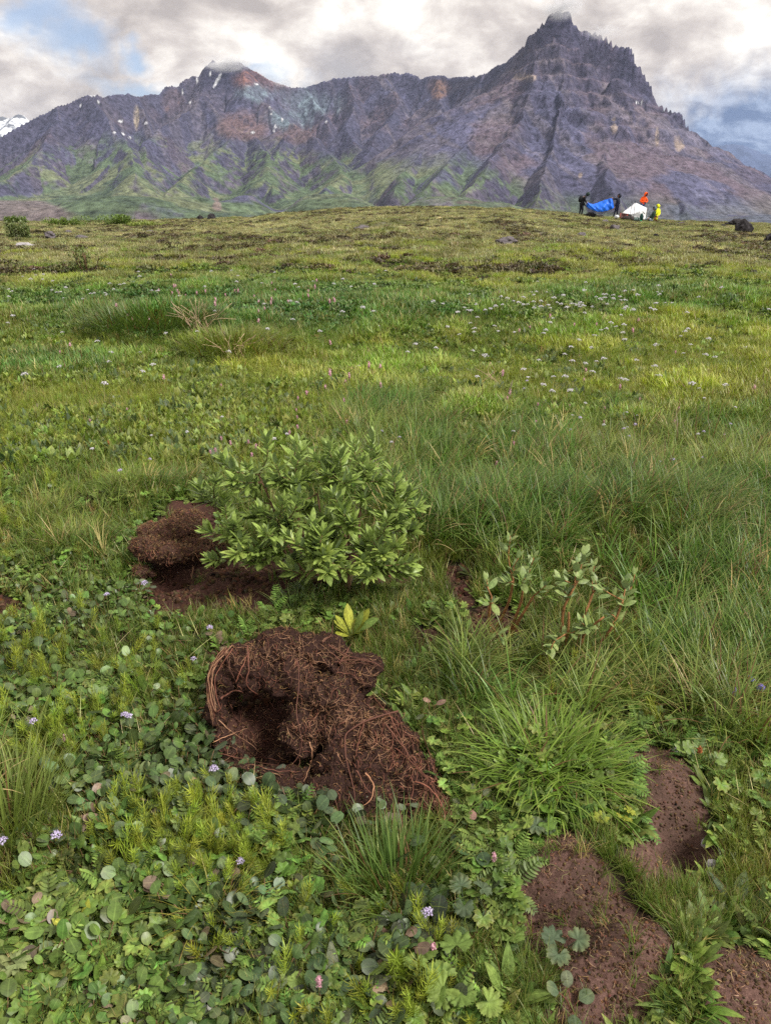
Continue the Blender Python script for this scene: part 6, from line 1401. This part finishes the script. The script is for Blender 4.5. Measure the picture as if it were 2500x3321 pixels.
b5 = ppl(2126, 717, 61.8); b5[2] = at_y(2126, 717, 61.8)[2]
P5 = zz_(dict(pelvis=(1405, 500), chest=(1432, 415), neck=(1438, 370), head=(1432, 340), shl=(1412, 395), shr=(1455, 395), ell=(1408, 440), elr=(1462, 450), hal=(1385, 470), har=(1440, 490), hil=(1392, 515), hir=(1412, 515), knl=(1382, 535), knr=(1402, 540), anl=(1392, 572), anr=(1408, 572)))
J = J2(b5, P5, dict(shl=-.1, shr=.1, ell=-.15, elr=.1, hal=-.2, har=-.1, hil=-.08, hir=.08, knl=-.15, knr=-.08, anl=-.02, anr=.08)); J['face'] = (-.8, -.3, -.4)
person(tuple(b5), 'person in a bright yellow hooded jacket crouching behind the seated one', J, cloth('yellow_jacket', (.72, .78, .02)), cloth('rusty_trousers', (.28, .10, .04)), cloth('yellow_hood', (.75, .80, .02)), gown=True)
# --- blue tarp held between the two
def sheet(fn, nu, nv, name, m, parent=None, th=.006):
    V = [fn(u, v) for v in np.linspace(0, 1, nv) for u in np.linspace(0, 1, nu)]
    me = mesh_np(name, V, [(i*nu+j, i*nu+j+1, (i+1)*nu+j+1, (i+1)*nu+j) for i in range(nv-1) for j in range(nu-1)]); o = obj(name, me, m, parent); s = o.modifiers.new('t', 'SOLIDIFY'); s.thickness = th; return o
TL, TR_, BL, BR_ = [np.array(at_y(Z(a), Zy(b_), YP+d)) for a, b_, d in ((300, 270, -.1), (705, 205, -.1), (288, 350, .1), (735, 365, -.2))]
topc = [np.array(at_y(Z(a), Zy(b_), YP+d)) for a, b_, d in ((300, 270, -.1), (395, 302, .1), (500, 270, .1), (620, 228, 0), (705, 205, -.1))]
botc = [np.array(at_y(Z(a), Zy(b_), YP+d)) for a, b_, d in ((288, 350, .1), (400, 400, -.4), (510, 428, -.5), (620, 410, -.4), (735, 365, -.2))]
TS, BS = spline(topc, 41), spline(botc, 41)
def tarp(u, v):
    i = u*40; a = TS[int(i)]; b_ = BS[int(i)]; p = a*(1-v)+b_*v
    fold = .05*math.sin(u*19+v*5)*math.sin(math.pi*u)**.5 + .07*math.sin(u*31-v*9)*v*(1-v)*2 + .16*math.exp(-((u-.88-.05*v)/.05)**2)
    return (p[0], p[1]-fold-.25*math.sin(math.pi*v)*math.sin(math.pi*u), p[2]+.012*math.sin(u*40))
tag(sheet(tarp, 41, 21, 'tarp', cloth('blue_tarp', (.015, .14, .70), .45)), 'bright blue tarp hanging between two dark dressed people', 'tarp')
# --- the tent
M_TENT = cloth('white_tent_cloth', (.74, .75, .78), .6); M_TB = cloth('brown_tent_end', (.16, .075, .07), .8); M_RED = cloth('red_cord', (.45, .06, .05)); M_POLE = cloth('grey_pole', (.10, .11, .15), .4)
tent = empty('tent', tuple(np.array(at_y(2050, 706, 62.0))), 'white pyramid tent propped on two trekking poles', 'tent'); TO = np.array(tent.location)
def TP(a, b_, d=0): return np.array(at_y(Z(a), Zy(b_), 62.0+d))-TO
pk_, lc, lb, rd, rb, bk_, bkr, fm = TP(1075, 280), TP(862, 445, -.5), TP(830, 525, -.5), TP(1257, 365, .2), TP(1200, 572, -.3), TP(900, 520, 1.3), TP(1250, 540, 1.3), TP(1020, 470, -.7)
def quad(a, b_, c, d): 
    def f(u, v):
        p = (a*(1-u)+b_*u)*(1-v)+(d*(1-u)+c*u)*v; s = math.sin(math.pi*u)*math.sin(math.pi*v); return tuple(p+np.array([0, .10*s+.02*math.sin(u*17+v*9), -.05*s]))
    return f
for a, b_, c, d, m, nm in [(lc, pk_, fm*.5+rd*.5+np.array([0, -.2, .1]), fm, M_TENT, 'panel'), (pk_, rd, rd*.6+rb*.4, fm*.5+rd*.5+np.array([0, -.2, .1]), M_TENT, 'panel'), (fm, fm*.5+rd*.5+np.array([0, -.2, .1]), rb, TP(960, 560, -.6), M_TENT, 'panel'), (fm*.5+rd*.5+np.array([0, -.2, .1]), rd, rb+np.array([.25, .3, 0]), rb, M_TENT, 'panel'),
                          (lc, pk_, bkr*.4+bk_*.6, bk_, M_TENT, 'panel'), (pk_, rd, bkr, bkr*.4+bk_*.6, M_TENT, 'panel'), (lc, TP(972, 455, -.6), TP(905, 520, -.7), lb, M_TB, 'end_panel')]:
    sheet(quad(a, b_, c, d), 9, 9, nm, m, tent)
def rod(nm, a, b_, r, m, parent): mb = MB(); mb.add(*tube([a, (a+b_)/2, b_], r, 8)); return obj(nm, mb.mesh(nm), m, parent)
rod('cord', TP(845, 445, -.55), TP(825, 525, -.6), .025, M_RED, tent); rod('cord', TP(955, 470, -.8), TP(890, 545, -1), .02, M_RED, tent); rod('cord', TP(1260, 365, .2), TP(1262, 420, .6), .008, M_RED, tent)
for a, b_, lab in (((1018, 285), (983, 515), 'left trekking pole leaning against the white tent'), ((1072, 285), (1043, 515), 'right trekking pole standing at the peak of the tent')):
    o = empty('trekking_pole', tuple(TO+TP(b_[0], b_[1], -1.0)), lab, 'trekking pole'); q = np.array(o.location)-TO; rod('shaft', TP(*b_, -1.0)-q, TP(*a, -.25)-q, .017, M_POLE, o); rod('grip', TP(*a, -.25)-q, TP(a[0]+(a[0]-b_[0])*.09, a[1]-22, -.18)-q, .028, M_BLK, o)
# --- kit on the ground
def bundle(px, py, w_, h, nm, lab, m, seed, strap=True):
    p = ppl(px, py, 60.9); p[2] = at_y(px, py, 60.9)[2]; root = empty(nm, tuple(p), lab, 'bag'); V = IV*(1+.5*(fbm3(IV+3, 1.6, 3, seed)-.5))[:, None]*np.array([w_, .25, h]); V[:, 2] = np.maximum(V[:, 2]+h*.7, -.05)
    obj('bag', mesh_np('bag', V, IF), m, root)
    if strap: mb = MB(); mb.add(*tube([(w_*.3, -.27, h*.1), (w_*.35, -.30, h), (w_*.2, 0, h*1.75)], .025, 6)); obj('strap', mb.mesh('strap'), M_BLK, root)
bundle(Z(950), Zy(575), .48, .24, 'rucksack', 'dark brown bundle lying before the tent', cloth('dark_bundle', (.035, .025, .025)), 3)
bundle(Z(1085), Zy(575), .34, .17, 'rucksack', 'grey green bag between the bundle and the bottle', cloth('grey_green_bag', (.10, .14, .13)), 5)
bundle(Z(1165), Zy(560), .12, .28, 'rucksack', 'upright dark green bag at the tent corner', cloth('green_bag', (.02, .07, .06)), 7)
bundle(Z(1145), Zy(583), .14, .07, 'stuff_sack', 'small bright green sack at the tent corner', cloth('bright_green_sack', (.05, .34, .16)), 9, False)
bundle(Z(775), Zy(530), .17, .14, 'stuff_sack', 'small white sack behind the tarp holder', cloth('white_sack', (.6, .62, .66)), 11, False)
